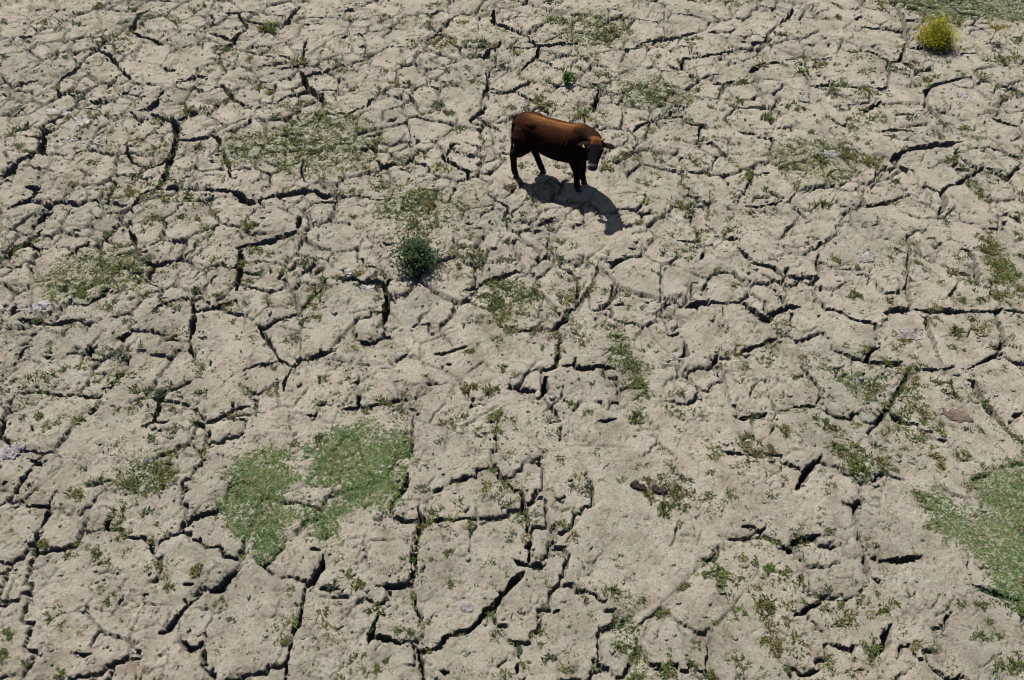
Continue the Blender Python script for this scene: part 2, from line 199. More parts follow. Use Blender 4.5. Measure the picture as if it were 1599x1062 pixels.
def mesh_np(name, V, F, colors=None, smooth=False):
    """V (n,3), F (m,k) with one k; colours per vertex."""
    V = np.ascontiguousarray(V, dtype=np.float32); F = np.ascontiguousarray(F, dtype=np.int32)
    me = bpy.data.meshes.new(name)
    n, m, k = len(V), len(F), F.shape[1]
    me.vertices.add(n); me.vertices.foreach_set('co', V.ravel())
    me.loops.add(m * k); me.loops.foreach_set('vertex_index', F.ravel())
    me.polygons.add(m)
    me.polygons.foreach_set('loop_start', np.arange(0, m * k, k, dtype=np.int32))
    if smooth: me.polygons.foreach_set('use_smooth', np.ones(m, dtype=bool))
    me.update(calc_edges=True)
    if colors is not None:
        at = me.color_attributes.new('tint', 'FLOAT_COLOR', 'POINT')
        c = np.ones((n, 4), dtype=np.float32); c[:, :3] = colors
        at.data.foreach_set('color', c.ravel())
    return me


_g = np.random.default_rng(5)
PERM = np.concatenate([_g.permutation(1024)] * 2).astype(np.int32)
_a = _g.uniform(0, 2 * math.pi, 1024)
GX, GY = np.cos(_a).astype(np.float32), np.sin(_a).astype(np.float32)
RX, RY = _g.random(1024).astype(np.float32), _g.random(1024).astype(np.float32)


def hsh(i, j, s=0):
    return PERM[PERM[(i + s * 37) & 1023] + ((j + s * 101) & 1023)]


def gn(x, y, s=0):
    """gradient noise, about -0.7 .. 0.7"""
    xi = np.floor(x).astype(np.int32); yi = np.floor(y).astype(np.int32)
    fx = (x - xi).astype(np.float32); fy = (y - yi).astype(np.float32)
    u = fx * fx * fx * (fx * (fx * 6 - 15) + 10); v = fy * fy * fy * (fy * (fy * 6 - 15) + 10)

    def d(di, dj):
        h = hsh(xi + di, yi + dj, s)
        return GX[h] * (fx - di) + GY[h] * (fy - dj)
    a, b, c_, e = d(0, 0), d(1, 0), d(0, 1), d(1, 1)
    return (a + u * (b - a)) * (1 - v) + (c_ + u * (e - c_)) * v


def worley(x, y, s=0, ids=False):
    xi = np.floor(x).astype(np.int32); yi = np.floor(y).astype(np.int32)
    f1 = np.full(x.shape, 9.0, np.float32); f2 = f1.copy(); fid = np.zeros(x.shape, np.int32)
    gx_, gy_ = np.zeros(x.shape, np.float32), np.zeros(x.shape, np.float32)
    for di in (-1, 0, 1):
        for dj in (-1, 0, 1):
            h = hsh(xi + di, yi + dj, s)
            ex, ey = x - xi - di - RX[h], y - yi - dj - RY[h]
            d = np.hypot(ex, ey).astype(np.float32)
            if ids:
                k = d < f1
                fid = np.where(k, h, fid); gx_ = np.where(k, ex, gx_); gy_ = np.where(k, ey, gy_)
            f2 = np.minimum(f2, np.maximum(f1, d)); f1 = np.minimum(f1, d)
    if ids:     # every cell gets its own height and tilt: little scarps between the flakes
        j = PERM[fid]
        return f1, f2, (RX[j] - .5) + (RY[j] - .5) * gx_ * 1.1 + (RX[PERM[j]] - .5) * gy_ * 1.1
    return f1, f2


def sst(a, b, x):
    t = np.clip((x - a) / (b - a), 0, 1)
    return t * t * (3 - 2 * t)


def node_mat(name, rough=0.9, spec=0.2):
    m = bpy.data.materials.new(name)
    m.use_nodes = True
    b = m.node_tree.nodes['Principled BSDF']
    b.inputs['Roughness'].default_value = rough
    b.inputs['Specular IOR Level'].default_value = spec
    return m, m.node_tree.nodes, m.node_tree.links, b


def ramp(nt, stops):
    r = nt.new('ShaderNodeValToRGB')
    els = r.color_ramp.elements
    while len(els) < len(stops): els.new(0.5)
    for e, (p, c) in zip(els, stops):
        e.position = p; e.color = (*c, 1)
    return r


# ---------------------------------------------------------------- materials
def mud_material():
    m, nt, ln, b = node_mat('dry_mud', 0.95, 0.12)
    geo = nt.new('ShaderNodeNewGeometry')

    def noise(scale, detail=4, rough=0.6):
        t = nt.new('ShaderNodeTexNoise')
        t.inputs['Scale'].default_value = scale; t.inputs['Detail'].default_value = detail
        t.inputs['Roughness'].default_value = rough
        ln.new(geo.outputs['Position'], t.inputs['Vector'])
        return t
    big, mid, fine = noise(0.55, 3), noise(3.2, 5, 0.65), noise(34, 7, 0.78)
    r1 = ramp(nt, [(0.32, (0.372, 0.353, 0.298)), (0.5, (0.421, 0.388, 0.326)), (0.68, (0.447, 0.403, 0.341))])
    ln.new(big.outputs['Fac'], r1.inputs['Fac'])
    r2 = ramp(nt, [(0.28, (0.66, 0.63, 0.60)), (0.48, (0.96, 0.95, 0.93)), (0.72, (1.12, 1.12, 1.13))])
    ln.new(mid.outputs['Fac'], r2.inputs['Fac'])
    r3 = ramp(nt, [(0.30, (0.42, 0.38, 0.34)), (0.42, (0.86, 0.83, 0.80)), (0.53, (1.02, 1.02, 1.02)), (0.72, (1.32, 1.32, 1.32))])
    ln.new(fine.outputs['Fac'], r3.inputs['Fac'])

    def mul(a, c):
        x = nt.new('ShaderNodeMix'); x.data_type = 'RGBA'; x.blend_type = 'MULTIPLY'
        x.inputs[0].default_value = 1.0
        ln.new(a, x.inputs[6]); ln.new(c, x.inputs[7])
        return x.outputs[2]
    hue = noise(7.5, 5, 0.7)
    r4 = ramp(nt, [(0.30, (1.03, 1.05, 0.98)), (0.46, (1.0, 1.01, 1.0)), (0.60, (1.02, 0.97, 0.95)), (0.72, (0.90, 0.80, 0.74))])
    ln.new(hue.outputs['Fac'], r4.inputs['Fac'])
    silt = noise(1.1, 6, 0.7)
    r5 = ramp(nt, [(0.33, (0.80, 0.77, 0.73)), (0.47, (1.0, 1.0, 1.0)), (0.66, (1.06, 1.06, 1.05))])
    ln.new(silt.outputs['Fac'], r5.inputs['Fac'])
    ln.new(mul(mul(mul(mul(r1.outputs['Color'], r2.outputs['Color']), r3.outputs['Color']), r4.outputs['Color']), r5.outputs['Color']), b.inputs['Base Color'])
    bn = noise(60, 6, 0.75)
    # hairline crazing of the dried skin
    wob = noise(9, 3); ad = nt.new('ShaderNodeVectorMath'); ad.operation = 'SCALE'; ad.inputs['Scale'].default_value = 0.10
    ln.new(wob.outputs['Color'], ad.inputs[0])
    sm_ = nt.new('ShaderNodeVectorMath'); sm_.operation = 'ADD'
    ln.new(geo.outputs['Position'], sm_.inputs[0]); ln.new(ad.outputs[0], sm_.inputs[1])
    vo = nt.new('ShaderNodeTexVoronoi'); vo.feature = 'DISTANCE_TO_EDGE'; vo.inputs['Scale'].default_value = 13
    ln.new(sm_.outputs[0], vo.inputs['Vector'])
    cr = ramp(nt, [(0.0, (0, 0, 0)), (0.055, (1, 1, 1))]); ln.new(vo.outputs['Distance'], cr.inputs['Fac'])
    b0 = nt.new('ShaderNodeBump'); b0.inputs['Strength'].default_value = 0.12; b0.inputs['Distance'].default_value = 0.010
    ln.new(cr.outputs['Color'], b0.inputs['Height'])
    bp = nt.new('ShaderNodeBump')
    bp.inputs['Strength'].default_value = 1.0; bp.inputs['Distance'].default_value = 0.028
    ln.new(b0.outputs['Normal'], bp.inputs['Normal'])
    ln.new(bn.outputs['Fac'], bp.inputs['Height']); ln.new(bp.outputs['Normal'], b.inputs['Normal'])
    return m


def tint_material(name, rough=0.75, spec=0.15, trans=0.25, mottling=None):
    m, nt, ln, b = node_mat(name, rough, spec)
    a = nt.new('ShaderNodeAttribute'); a.attribute_name = 'tint'
    src = a.outputs['Color']
    if mottling:
        geo = nt.new('ShaderNodeTexCoord'); t = nt.new('ShaderNodeTexNoise')
        t.inputs['Scale'].default_value = mottling; t.inputs['Detail'].default_value = 5
        ln.new(geo.outputs['Object'], t.inputs['Vector'])
        r = ramp(nt, [(0.3, (0.62, 0.62, 0.62)), (0.7, (1.3, 1.3, 1.3))])
        ln.new(t.outputs['Fac'], r.inputs['Fac'])
        x = nt.new('ShaderNodeMix'); x.data_type = 'RGBA'; x.blend_type = 'MULTIPLY'; x.inputs[0].default_value = 1
        ln.new(src, x.inputs[6]); ln.new(r.outputs['Color'], x.inputs[7]); src = x.outputs[2]
    ln.new(src, b.inputs['Base Color'])
    if trans:
        tr = nt.new('ShaderNodeBsdfTranslucent'); ln.new(src, tr.inputs['Color'])
        mx = nt.new('ShaderNodeMixShader'); mx.inputs[0].default_value = trans
        ln.new(b.outputs[0], mx.inputs[1]); ln.new(tr.outputs[0], mx.inputs[2])
        ln.new(mx.outputs[0], nt['Material Output'].inputs['Surface'])
    return m


MUD = mud_material()
LEAF = tint_material('leaf', trans=0.38)
STONE = tint_material('stone', rough=0.85, trans=0, mottling=14)

# ---------------------------------------------------------------- the lake bed
SP, CP = math.sin(PITCH), math.cos(PITCH)
Y0, Y1, NX = 1.9, 20.2, 1060


def halfw(y):
    return 0.643 * (y * CP + CAM_H * SP) * 1.06 + 1.15


rows = [Y0]
while rows[-1] < Y1:
    y = rows[-1]
    dx = 2 * halfw(y) / NX
    rows.append(y + dx * (1.02 + 0.42 * (y - Y0) / (Y1 - Y0)))
YR = np.array(rows); NY = len(YR)
HW = halfw(YR)
U1 = np.linspace(-1, 1, NX + 1)
X = (HW[:, None] * U1[None, :]).astype(np.float32)
Y = np.repeat(YR[:, None], NX + 1, 1).astype(np.float32)
inside = np.clip((np.abs(X) - (0.643 * (Y * CP + CAM_H * SP))) / 0.3, 0, 1)     # 0 in the surveyed area
inside = np.maximum(inside, np.clip((Y - 18.1) / 0.3, 0, 1)); inside = np.maximum(inside, np.clip((2.7 - Y) / 0.3, 0, 1))

# ragged edges: the query points are warped
WX = 0.030 * gn(X * 5.5, Y * 5.5, 1) + 0.020 * gn(X * 15, Y * 15, 2) + 0.010 * gn(X * 38, Y * 38, 3)
WY = 0.030 * gn(X * 5.5, Y * 5.5, 4) + 0.020 * gn(X * 15, Y * 15, 5) + 0.010 * gn(X * 38, Y * 38, 6)
XW, YW = X + WX, Y + WY

lines = []
for e in CRACKS.replace('\n', ';').split(';'):
    w, p = e.split(':')
    lines.append((int(w) / 1000, np.array([[float(a) / 100 for a in q.split(',')] for q in p.split()])))

depth = np.zeros_like(X); rimq = np.full(X.shape, 9.0, np.float32)
wn1 = np.clip(1.0 + 1.2 * gn(X * 2.3, Y * 2.3, 8) + 0.8 * gn(X * 8, Y * 8, 9), 0.2, 1.9)
for w, P in lines:
    seg = np.hypot(*(P[1:] - P[:-1]).T); cum = np.concatenate([[0], np.cumsum(seg)]); L = cum[-1] + 1e-6
    w = min(max(w * 1.05, 0.028), 0.165 - 0.0046 * float(P[:, 1].mean()))
    for i in range(len(P) - 1):
        a, b = P[i], P[i + 1]
        m = w + 0.20
        x0, x1 = min(a[0], b[0]) - m, max(a[0], b[0]) + m
        y0, y1 = min(a[1], b[1]) - m, max(a[1], b[1]) + m
        r0, r1 = np.searchsorted(YR, [y0, y1])
        if r1 <= r0: continue
        hm = HW[min(r1, NY - 1)]; h0 = HW[r0]
        c0 = int(max(0, (min(x0 / hm, x0 / h0) + 1) / 2 * NX)); c1 = int(min(NX + 1, (max(x1 / hm, x1 / h0) + 1) / 2 * NX + 2))
        if c1 <= c0: continue
        sl = (slice(r0, r1), slice(c0, c1))
        dx, dy = b - a; l2 = dx * dx + dy * dy + 1e-9
        t = np.clip(((XW[sl] - a[0]) * dx + (YW[sl] - a[1]) * dy) / l2, 0, 1)
        d = np.hypot(XW[sl] - a[0] - t * dx, YW[sl] - a[1] - t * dy)
        s = (cum[i] + t * seg[i])
        tip = np.clip(np.minimum(s, L - s) / min(0.18, L * 0.3), 0, 1) * 0.7 + 0.3
        hw = 0.5 * w * wn1[sl] * tip
        dep = np.clip(5.0 * w, 0.10, 0.50) * np.clip(0.35 + 0.65 * tip, 0, 1)
        pr = dep * sst(0, 1, (hw - d) / (0.18 * hw + 0.003))
        depth[sl] = np.maximum(depth[sl], pr)
        rimq[sl] = np.minimum(rimq[sl], np.maximum(d - hw, 0) / np.clip(w / 0.05, 0.45, 1.5))


def roughness(x, y):
    return np.clip(0.95 + 0.045 * (y - 9) - 0.035 * x + 0.5 * gn(x * 0.35, y * 0.35, 30), 0.60, 1.25)


def plate_cracks(x, y, rq):
    """plate-sized angular cracks that the surveyed ones join up to"""
    rg = roughness(x, y)
    ax = x + 0.05 * gn(x * 1.6, y * 1.6, 90) + 0.03 * gn(x * 7, y * 7, 91) + 0.012 * gn(x * 25, y * 25, 92)
    ay = y + 0.05 * gn(x * 1.6, y * 1.6, 93) + 0.03 * gn(x * 7, y * 7, 94) + 0.012 * gn(x * 25, y * 25, 95)
    a1, a2, s0 = worley(ax / 0.72, ay / 0.72 + 5, 96, True)
    em = (a2 - a1) * 0.36
    mk = sst(-0.08, 0.14, gn(x * 0.75, y * 0.75, 97) + 0.5 * gn(x * 2.6, y * 2.6, 98) + 0.16 * (rg - 0.85))
    mk = mk * sst(0.03, 0.12, rq) * (0.30 + 0.70 * sst(5.5, 10.5, y - 0.10 * x)) * (1 - 0.5 * sst(1.5, 5.0, x) * sst(12, 9, y))
    wd = 0.008 + 0.010 * np.clip(0.5 + gn(x * 2.1, y * 2.1, 99) * 1.2, 0, 1)
    dp = (0.045 + 0.060 * sst(4, 9, y)) * mk * sst(1.35, 0.75, em / wd)
    b1, b2, _ = worley(ax / 0.43 + 11, ay / 0.43, 120, True)
    en = (b2 - b1) * 0.215
    mn = sst(0.16, 0.34, gn(x * 1.1, y * 1.1, 121) + 0.5 * gn(x * 3.6, y * 3.6, 122) + 0.10 * (rg - 1.0) + 0.10 * sst(7, 14, y) - 0.04)
    wd2 = 0.005 + 0.006 * np.clip(0.5 + gn(x * 2.7, y * 2.7, 123) * 1.3, 0, 1) + 0.0003 * y
    d2 = (0.05 + 0.07 * sst(5, 11, y)) * mn * sst(1.35, 0.75, en / wd2) * (0.35 + 0.65 * sst(4, 9, y))
    cand = ((em < 0.022) & (mk > 0.25)) | ((en < 0.018) & (mn > 0.6) & (y > 8))
    return np.maximum(dp, d2), mk, s0, cand


COW_AT = (0.684, 11.266)
COW_YAW = math.radians(-21.0)
HOOF_AT = [(COW_AT[0] + .95 * px * math.cos(COW_YAW) - .97 * py * math.sin(COW_YAW), COW_AT[1] + .95 * px * math.sin(COW_YAW) + .97 * py * math.cos(COW_YAW))
           for px, py in ((.545, -.142), (.57, .110), (-.645, -.15), (-.235, .15))]

# --- mud plates: watershed between the cracks on a 3 cm raster
CS = 0.03
GXN, GYN = int(31.0 / CS), int((Y1 - Y0 + 0.6) / CS)
GX0, GY0 = -15.5, Y0 - 0.3
ras = np.zeros((GYN, GXN), bool)
for w, P in lines:
    for a, b in zip(P[:-1], P[1:]):
        n = max(2, int(np.hypot(*(b - a)) / (CS * 0.5)))
        q = a + (b - a) * np.linspace(0, 1, n)[:, None]
        ix = ((q[:, 0] - GX0) / CS).astype(int); iy = ((q[:, 1] - GY0) / CS).astype(int)
        k = (ix >= 0) & (ix < GXN) & (iy >= 0) & (iy < GYN)
        ras[iy[k], ix[k]] = True
cx_, cy_ = np.meshgrid(GX0 + (np.arange(GXN) + .5) * CS, GY0 + (np.arange(GYN) + .5) * CS)
out_ras = (np.abs(cx_) > 0.643 * (cy_ * CP + CAM_H * SP) + 0.1) | (cy_ > 18.2) | (cy_ < 2.65)
f1, f2 = worley(cx_ / 1.05 + 0.2 * gn(cx_ * 2, cy_ * 2, 20), cy_ / 1.05 + 0.2 * gn(cx_ * 2, cy_ * 2, 21), 22)
ras |= out_ras & (f2 - f1 < 0.035)


def jfa(mask):
    h, w = mask.shape
    sx = np.where(mask, np.arange(w)[None, :], -9999).astype(np.int32)
    sy = np.where(mask, np.arange(h)[:, None], -9999).astype(np.int32)
    gx, gy = np.meshgrid(np.arange(w, dtype=np.int32), np.arange(h, dtype=np.int32))
    best = ((sx - gx).astype(np.float32) ** 2 + (sy - gy).astype(np.float32) ** 2)
    for st in (64, 32, 16, 8, 4, 2, 1, 1):
        for dy in (-st, 0, st):
            for dx in (-st, 0, st):
                if dx == 0 and dy == 0: continue
                ya, yb = max(0, dy), min(h, h + dy); xa, xb = max(0, dx), min(w, w + dx)
                ysl, xsl = slice(ya, yb), slice(xa, xb)
                ys2, xs2 = slice(ya - dy, yb - dy), slice(xa - dx, xb - dx)
                cxs, cys = sx[ys2, xs2], sy[ys2, xs2]
                dd = (cxs - gx[ysl, xsl]).astype(np.float32) ** 2 + (cys - gy[ysl, xsl]).astype(np.float32) ** 2
                k = dd < best[ysl, xsl]
                best[ysl, xsl] = np.where(k, dd, best[ysl, xsl])
                sx[ysl, xsl] = np.where(k, cxs, sx[ysl, xsl]); sy[ysl, xsl] = np.where(k, cys, sy[ysl, xsl])
    return np.sqrt(best) * CS


ras |= plate_cracks(cx_, cy_, jfa(ras))[3]
D = jfa(ras) + 0.02 * gn(cx_ * 3, cy_ * 3, 25)


def watershed(D, ratio):
    h, w = D.shape
    Wd = w + 2
    pad = np.full((h + 2, Wd), -1.0, np.float32); pad[1:-1, 1:-1] = D
    flat = pad.ravel()
    idx = (np.arange(h)[:, None] + 1) * Wd + np.arange(w)[None, :] + 1
    order = idx.ravel()[np.argsort(-D.ravel(), kind='stable')].tolist()
    vals = flat.tolist()
    lab = [-1] * len(vals)
    par, peak = [], []

    def find(a):
        while par[a] != a:
            par[a] = par[par[a]]; a = par[a]
        return a
    for c in order:
        best = -1
        v = vals[c]
        for n in (c - 1, c + 1, c - Wd, c + Wd):
            l = lab[n]
            if l >= 0:
                l = find(l)
                if best < 0: best = l
                elif l != best:
                    if peak[l] > peak[best]: best, l = l, best
                    if v > ratio * peak[l] or peak[l] < 0.10:
                        par[l] = best
        if best < 0:
            best = len(par); par.append(best); peak.append(v)
        lab[c] = best
    roots = np.array([find(i) for i in range(len(par))])
    L = np.array(lab).reshape(h + 2, Wd)[1:-1, 1:-1]
    L = roots[L]
    _, L2 = np.unique(L, return_inverse=True)
    return L2.reshape(h, w)


LAB = watershed(D, 0.76)
NLAB = LAB.max() + 1
bord = np.zeros(LAB.shape, bool)
bord[:, :-1] |= LAB[:, :-1] != LAB[:, 1:]; bord[:-1, :] |= LAB[:-1, :] != LAB[1:, :]
BD = jfa(bord)


def ras_lookup(A, x, y):
    fx = np.clip((x - GX0) / CS - 0.5, 0, GXN - 1.001); fy = np.clip((y - GY0) / CS - 0.5, 0, GYN - 1.001)
    ix, iy = fx.astype(np.int32), fy.astype(np.int32); tx, ty = fx - ix, fy - iy
    return (A[iy, ix] * (1 - tx) + A[iy, ix + 1] * tx) * (1 - ty) + (A[iy + 1, ix] * (1 - tx) + A[iy + 1, ix + 1] * tx) * ty


vl = LAB[np.clip(((YW - GY0) / CS).astype(np.int32), 0, GYN - 1), np.clip(((XW - GX0) / CS).astype(np.int32), 0, GXN - 1)]
BV = ras_lookup(BD, XW, YW)

# rougher, more crumbled mud towards the far left; calmer plates near right
rough = roughness(X, Y)
med, mm, st0, _ = plate_cracks(X, Y, rimq)
hair = sst(-0.22, 0.08, gn(X * 0.9, Y * 0.9, 31) + 0.5 * gn(X * 3.1, Y * 3.1, 131))
hd = 0.085 * hair * sst(0.024, 0.011, BV + 0.007 * gn(X * 5, Y * 5, 132))
hd = np.maximum(hd, inside * 0.16 * sst(0.035, 0.012, BV))
# broken smaller cracks inside the plates
c1x, c1y = X + 0.07 * gn(X * 3.5, Y * 3.5, 32) + 0.03 * gn(X * 12, Y * 12, 33), Y + 0.07 * gn(X * 3.5, Y * 3.5, 34) + 0.03 * gn(X * 12, Y * 12, 35)
f1, f2, st1 = worley(c1x / 0.46, c1y / 0.46, 36, True)
m1 = sst(0.10, 0.30, gn(X * 1.3, Y * 1.3, 37) + 0.22 * (rough - 1.0))
sec = 0.070 * m1 * sst(0.060, 0.022, f2 - f1)
f1b, f2b, st2 = worley(c1x / 0.16 + 3, c1y / 0.16, 38, True)
m2 = sst(0.08, 0.34, gn(X * 2.6, Y * 2.6, 39) + 0.5 * gn(X * 7, Y * 7, 124) + 0.20 * (rough - 1.0))
ter = 0.034 * m2 * sst(0.14, 0.05, f2b - f1b)
c2x, c2y = X + 0.016 * gn(X * 25, Y * 25, 61), Y + 0.016 * gn(X * 25, Y * 25, 62)
f13, f23, st3 = worley(c2x / 0.062, c2y / 0.062, 63, True)
f14, f24, st4 = worley(c2x / 0.030 + 9, c2y / 0.030, 64, True)
m3 = sst(-0.20, 0.30, gn(X * 1.5, Y * 1.5, 65) + 0.5 * gn(X * 5, Y * 5, 66) + 0.12 * (rough - 0.9))
scarp = rough * (0.010 * (0.3 + mm) * st0 + (0.4 + m1) * 0.014 * st1 + (0.35 + m2) * 0.0115 * st2 + m3 * (0.0135 * st3 + 0.016 * (0.45 - f13)) + (0.40 + 0.75 * m3) * (0.009 * st4 + 0.009 * (0.45 - f14)))
small = np.maximum(np.maximum(np.maximum(hd, sec), ter), med)

g = np.random.default_rng(3)
p_off = g.normal(0, 0.011, NLAB); p_tx = g.normal(0, 0.016, NLAB); p_ty = g.normal(0, 0.016, NLAB)
cnt = np.bincount(LAB.ravel(), minlength=NLAB).astype(float)
pcx = np.bincount(LAB.ravel(), cx_.ravel(), NLAB) / cnt; pcy = np.bincount(LAB.ravel(), cy_.ravel(), NLAB) / cnt
lift = np.clip(p_off[vl] + p_tx[vl] * (X - pcx[vl]) + p_ty[vl] * (Y - pcy[vl]), -0.03, 0.03) * sst(0.0, 0.10, BV)
Z = 0.030 * gn(X * 0.5, Y * 0.5, 40) + lift
bil = lambda f, s: np.abs(gn(X * f, Y * f, s)) * 2.0
lump = 0.022 * (bil(2.6, 41) - 0.5) + 0.015 * (bil(6.5, 42) - 0.5) + 0.011 * (bil(15, 43) - 0.5)
Z += 0.55 * rough * lump
pat = sst(-0.15, 0.35, gn(X * 1.7, Y * 1.7, 44))
Z += rough * (0.45 + 0.80 * pat) * (0.0110 * (bil(34, 45) - 0.5) + 0.0085 * gn(X * 62, Y * 62, 46))
Z -= 0.014 * np.exp(-rimq / 0.03) * (0.5 + 1.2 * gn(X * 3, Y * 3, 47)) + 0.003 * np.exp(-BV / 0.03)
f15, _, _ = worley(c2x / 0.11 + 4, c2y / 0.11, 110, True)
pit = 0.035 * sst(0.17, 0.07, f15 + 0.25 * (gn(X * 4, Y * 4, 111) < 0.05)) * np.clip(rough, 0.4, 1.3)
Z += scarp - pit
Z -= small
crackz = Z - depth + 0.02 * gn(X * 20, Y * 20, 48) * (depth > 0.02)
Z = np.where(depth > 0, np.minimum(Z, crackz), Z).astype(np.float32)
# firm trodden spots under the hooves
for hx, hy in HOOF_AT:
    k = sst(0.34, 0.12, np.hypot(X - hx, Y - hy))
    Z = (Z * (1 - k) + k * (0.015 + 0.004 * gn(X * 40, Y * 40, 130))).astype(np.float32)
    depth = np.where(k > .5, 0, depth)


def ground_z(x, y):
    r = int(np.clip(np.searchsorted(YR, y), 0, NY - 1))
    c_ = int(np.clip((x / HW[r] + 1) / 2 * NX + .5, 0, NX))
    return float(Z[r, c_])


def ground_zs(x, y):
    r = np.clip(np.searchsorted(YR, y), 0, NY - 1)
    c_ = np.clip((x / HW[r] + 1) / 2 * NX + .5, 0, NX).astype(int)
    return Z[r, c_], depth[r, c_]


# --- split the sheet into the plates and the crack floor
VALL = np.stack([X.ravel(), Y.ravel(), Z.ravel()], 1)
ii = np.arange((NX + 1) * NY, dtype=np.int32).reshape(NY, NX + 1)
FALL = np.stack([ii[:-1, :-1], ii[:-1, 1:], ii[1:, 1:], ii[1:, :-1]], -1).reshape(-1, 4)
fd = depth.ravel()[FALL].mean(1)
fl = vl.ravel()[FALL[:, 0]].copy()
fl[fd > 0.05] = -1
# outer ground to the horizon, grown from the border of the sheet
loop = np.concatenate([ii[0, :], ii[1:, -1], ii[-1, -2::-1], ii[-2:0:-1, 0]])
ctr = np.array([0.0, 10.0])
ring_v, ring_f = [VALL[loop]], []
nl = len(loop); base = 0
for k, sc_ in enumerate((1.012, 1.04, 1.10, 1.25, 1.6, 2.6, 6, 20, 400)):
    q = VALL[loop].copy(); q[:, :2] = ctr + (q[:, :2] - ctr) * sc_
    q[:, 2] = (0.05 * gn(q[:, 0] * 0.6, q[:, 1] * 0.6, 50) + 0.03 * gn(q[:, 0] * 2.5, q[:, 1] * 2.5, 51)) if sc_ < 3 else 0.0
    ring_v.append(q)
    a = np.arange(nl) + k * nl; b = np.roll(np.arange(nl), -1) + k * nl
    ring_f.append(np.stack([a, a + nl, b + nl, b], 1))


def submesh(name, faces, origin=None):
    u, inv = np.unique(faces.ravel(), return_inverse=True)
    V = VALL[u].astype(np.float64)
    if origin is not None: V = V - np.array(origin)
    me = mesh_np(name, V, inv.reshape(-1, 4))
    me.materials.append(MUD)
    return me


order = np.argsort(fl, kind='stable'); sf = fl[order]
bnd = np.searchsorted(sf, np.arange(-1, NLAB + 1))
floor_faces = FALL[order[bnd[0]:bnd[1]]]
u, inv = np.unique(floor_faces.ravel(), return_inverse=True)
rv = np.concatenate(ring_v); rf = np.concatenate(ring_f)[:, ::-1]
ground_me = mesh_np('ground', np.concatenate([VALL[u], rv]), np.concatenate([inv.reshape(-1, 4), rf + len(u)]))
ground = tag(link('ground', ground_me, MUD), 'cracked dry lake bed of pale tan mud', None, None, 'structure')
# which plates show largest in the picture
fy = VALL[FALL[:, 0], 1]; dz = fy * CP + CAM_H * SP
area = (2 * HW[(np.arange(len(FALL)) // NX)] / NX) ** 2 * SP / dz ** 2
fx = VALL[FALL[:, 0], 0]
vis = (np.abs(fx) < 0.643 * dz) & (fy > 2.84) & (fy < 18.0)
pa = np.bincount(np.clip(fl, 0, None), np.where((fl >= 0) & vis, area, 0), NLAB)
keep = set(np.argsort(-pa)[:298].tolist())
rest = []
for l in range(NLAB):
    fs = FALL[order[bnd[l + 1]:bnd[l + 2]]]
    if not len(fs): continue
    if l in keep and pa[l] > 0:
        org = (float(pcx[l]), float(pcy[l]), 0.0)
        link('mud_plate', submesh('mud_plate', fs, org), MUD, ground, org)
    else:
        rest.append(fs)
tag(link('mud_fragments', submesh('mud_fragments', np.concatenate(rest)), MUD, ground), None, None, None, 'stuff')
print('plates', NLAB, 'rows', NY, 'quads', len(FALL))

# --- loose crumbs of mud
PHI = (1 + 5 ** .5) / 2
ICO = np.array([(-1, PHI, 0), (1, PHI, 0), (-1, -PHI, 0), (1, -PHI, 0), (0, -1, PHI), (0, 1, PHI), (0, -1, -PHI), (0, 1, -PHI),
                (PHI, 0, -1), (PHI, 0, 1), (-PHI, 0, -1), (-PHI, 0, 1)]) / math.hypot(1, PHI)
ICF = np.array([(0, 11, 5), (0, 5, 1), (0, 1, 7), (0, 7, 10), (0, 10, 11), (1, 5, 9), (5, 11, 4), (11, 10, 2), (10, 7, 6), (7, 1, 8),
                (3, 9, 4), (3, 4, 2), (3, 2, 6), (3, 6, 8), (3, 8, 9), (4, 9, 5), (2, 4, 11), (6, 2, 10), (8, 6, 7), (9, 8, 1)])


OCT = np.array([(1, 0, 0), (0, 1, 0), (-1, 0, 0), (0, -1, 0), (0, 0, 1), (0, 0, -1)], float)
OCF = np.array([(0, 1, 4), (1, 2, 4), (2, 3, 4), (3, 0, 4), (1, 0, 5), (2, 1, 5), (3, 2, 5), (0, 3, 5)])


def crumbs(n):
    y = RNG.uniform(Y0 + .2, 18.5, n * 6); x = RNG.uniform(-1, 1, n * 6) * halfw(y)
    r = np.searchsorted(YR, y); c_ = ((x / HW[r] + 1) / 2 * NX).astype(int)
    p = 0.10 + 1.0 * np.exp(-rimq[r, c_] / 0.10) + 0.5 * m2[r, c_]
    k = RNG.random(n * 6) < p * 0.8 * rough[r, c_]
    x, y = x[k][:n], y[k][:n]; n = len(x)
    z, dp = ground_zs(x, y)
    s = np.exp(RNG.normal(math.log(0.012), 0.48, n)).clip(0.005, 0.05)
    V = OCT[None] * (1 + 0.30 * RNG.standard_normal((n, 6, 1)))
    V = V * (s[:, None] * RNG.uniform(0.7, 1.3, (n, 3)))[:, None, :] * np.array([1.15, 1.15, 0.75])
    V = V + np.stack([x, y, z + s * 0.3], 1)[:, None, :]
    F = OCF[None] + (np.arange(n) * 6)[:, None, None]
    return mesh_np('mud_crumbs', V.reshape(-1, 3), F.reshape(-1, 3))


tag(link('mud_crumbs', crumbs(13000), MUD), 'loose crumbs of dry mud strewn beside the cracks', None, None, 'stuff')

# ---------------------------------------------------------------- leaves
KINDS = {'g': (0.140, 0.180, 0.055), 'd': (0.092, 0.138, 0.072), 'o': (0.225, 0.205, 0.075), 'b': (0.150, 0.100, 0.058), 'l': (0.085, 0.190, 0.030)}


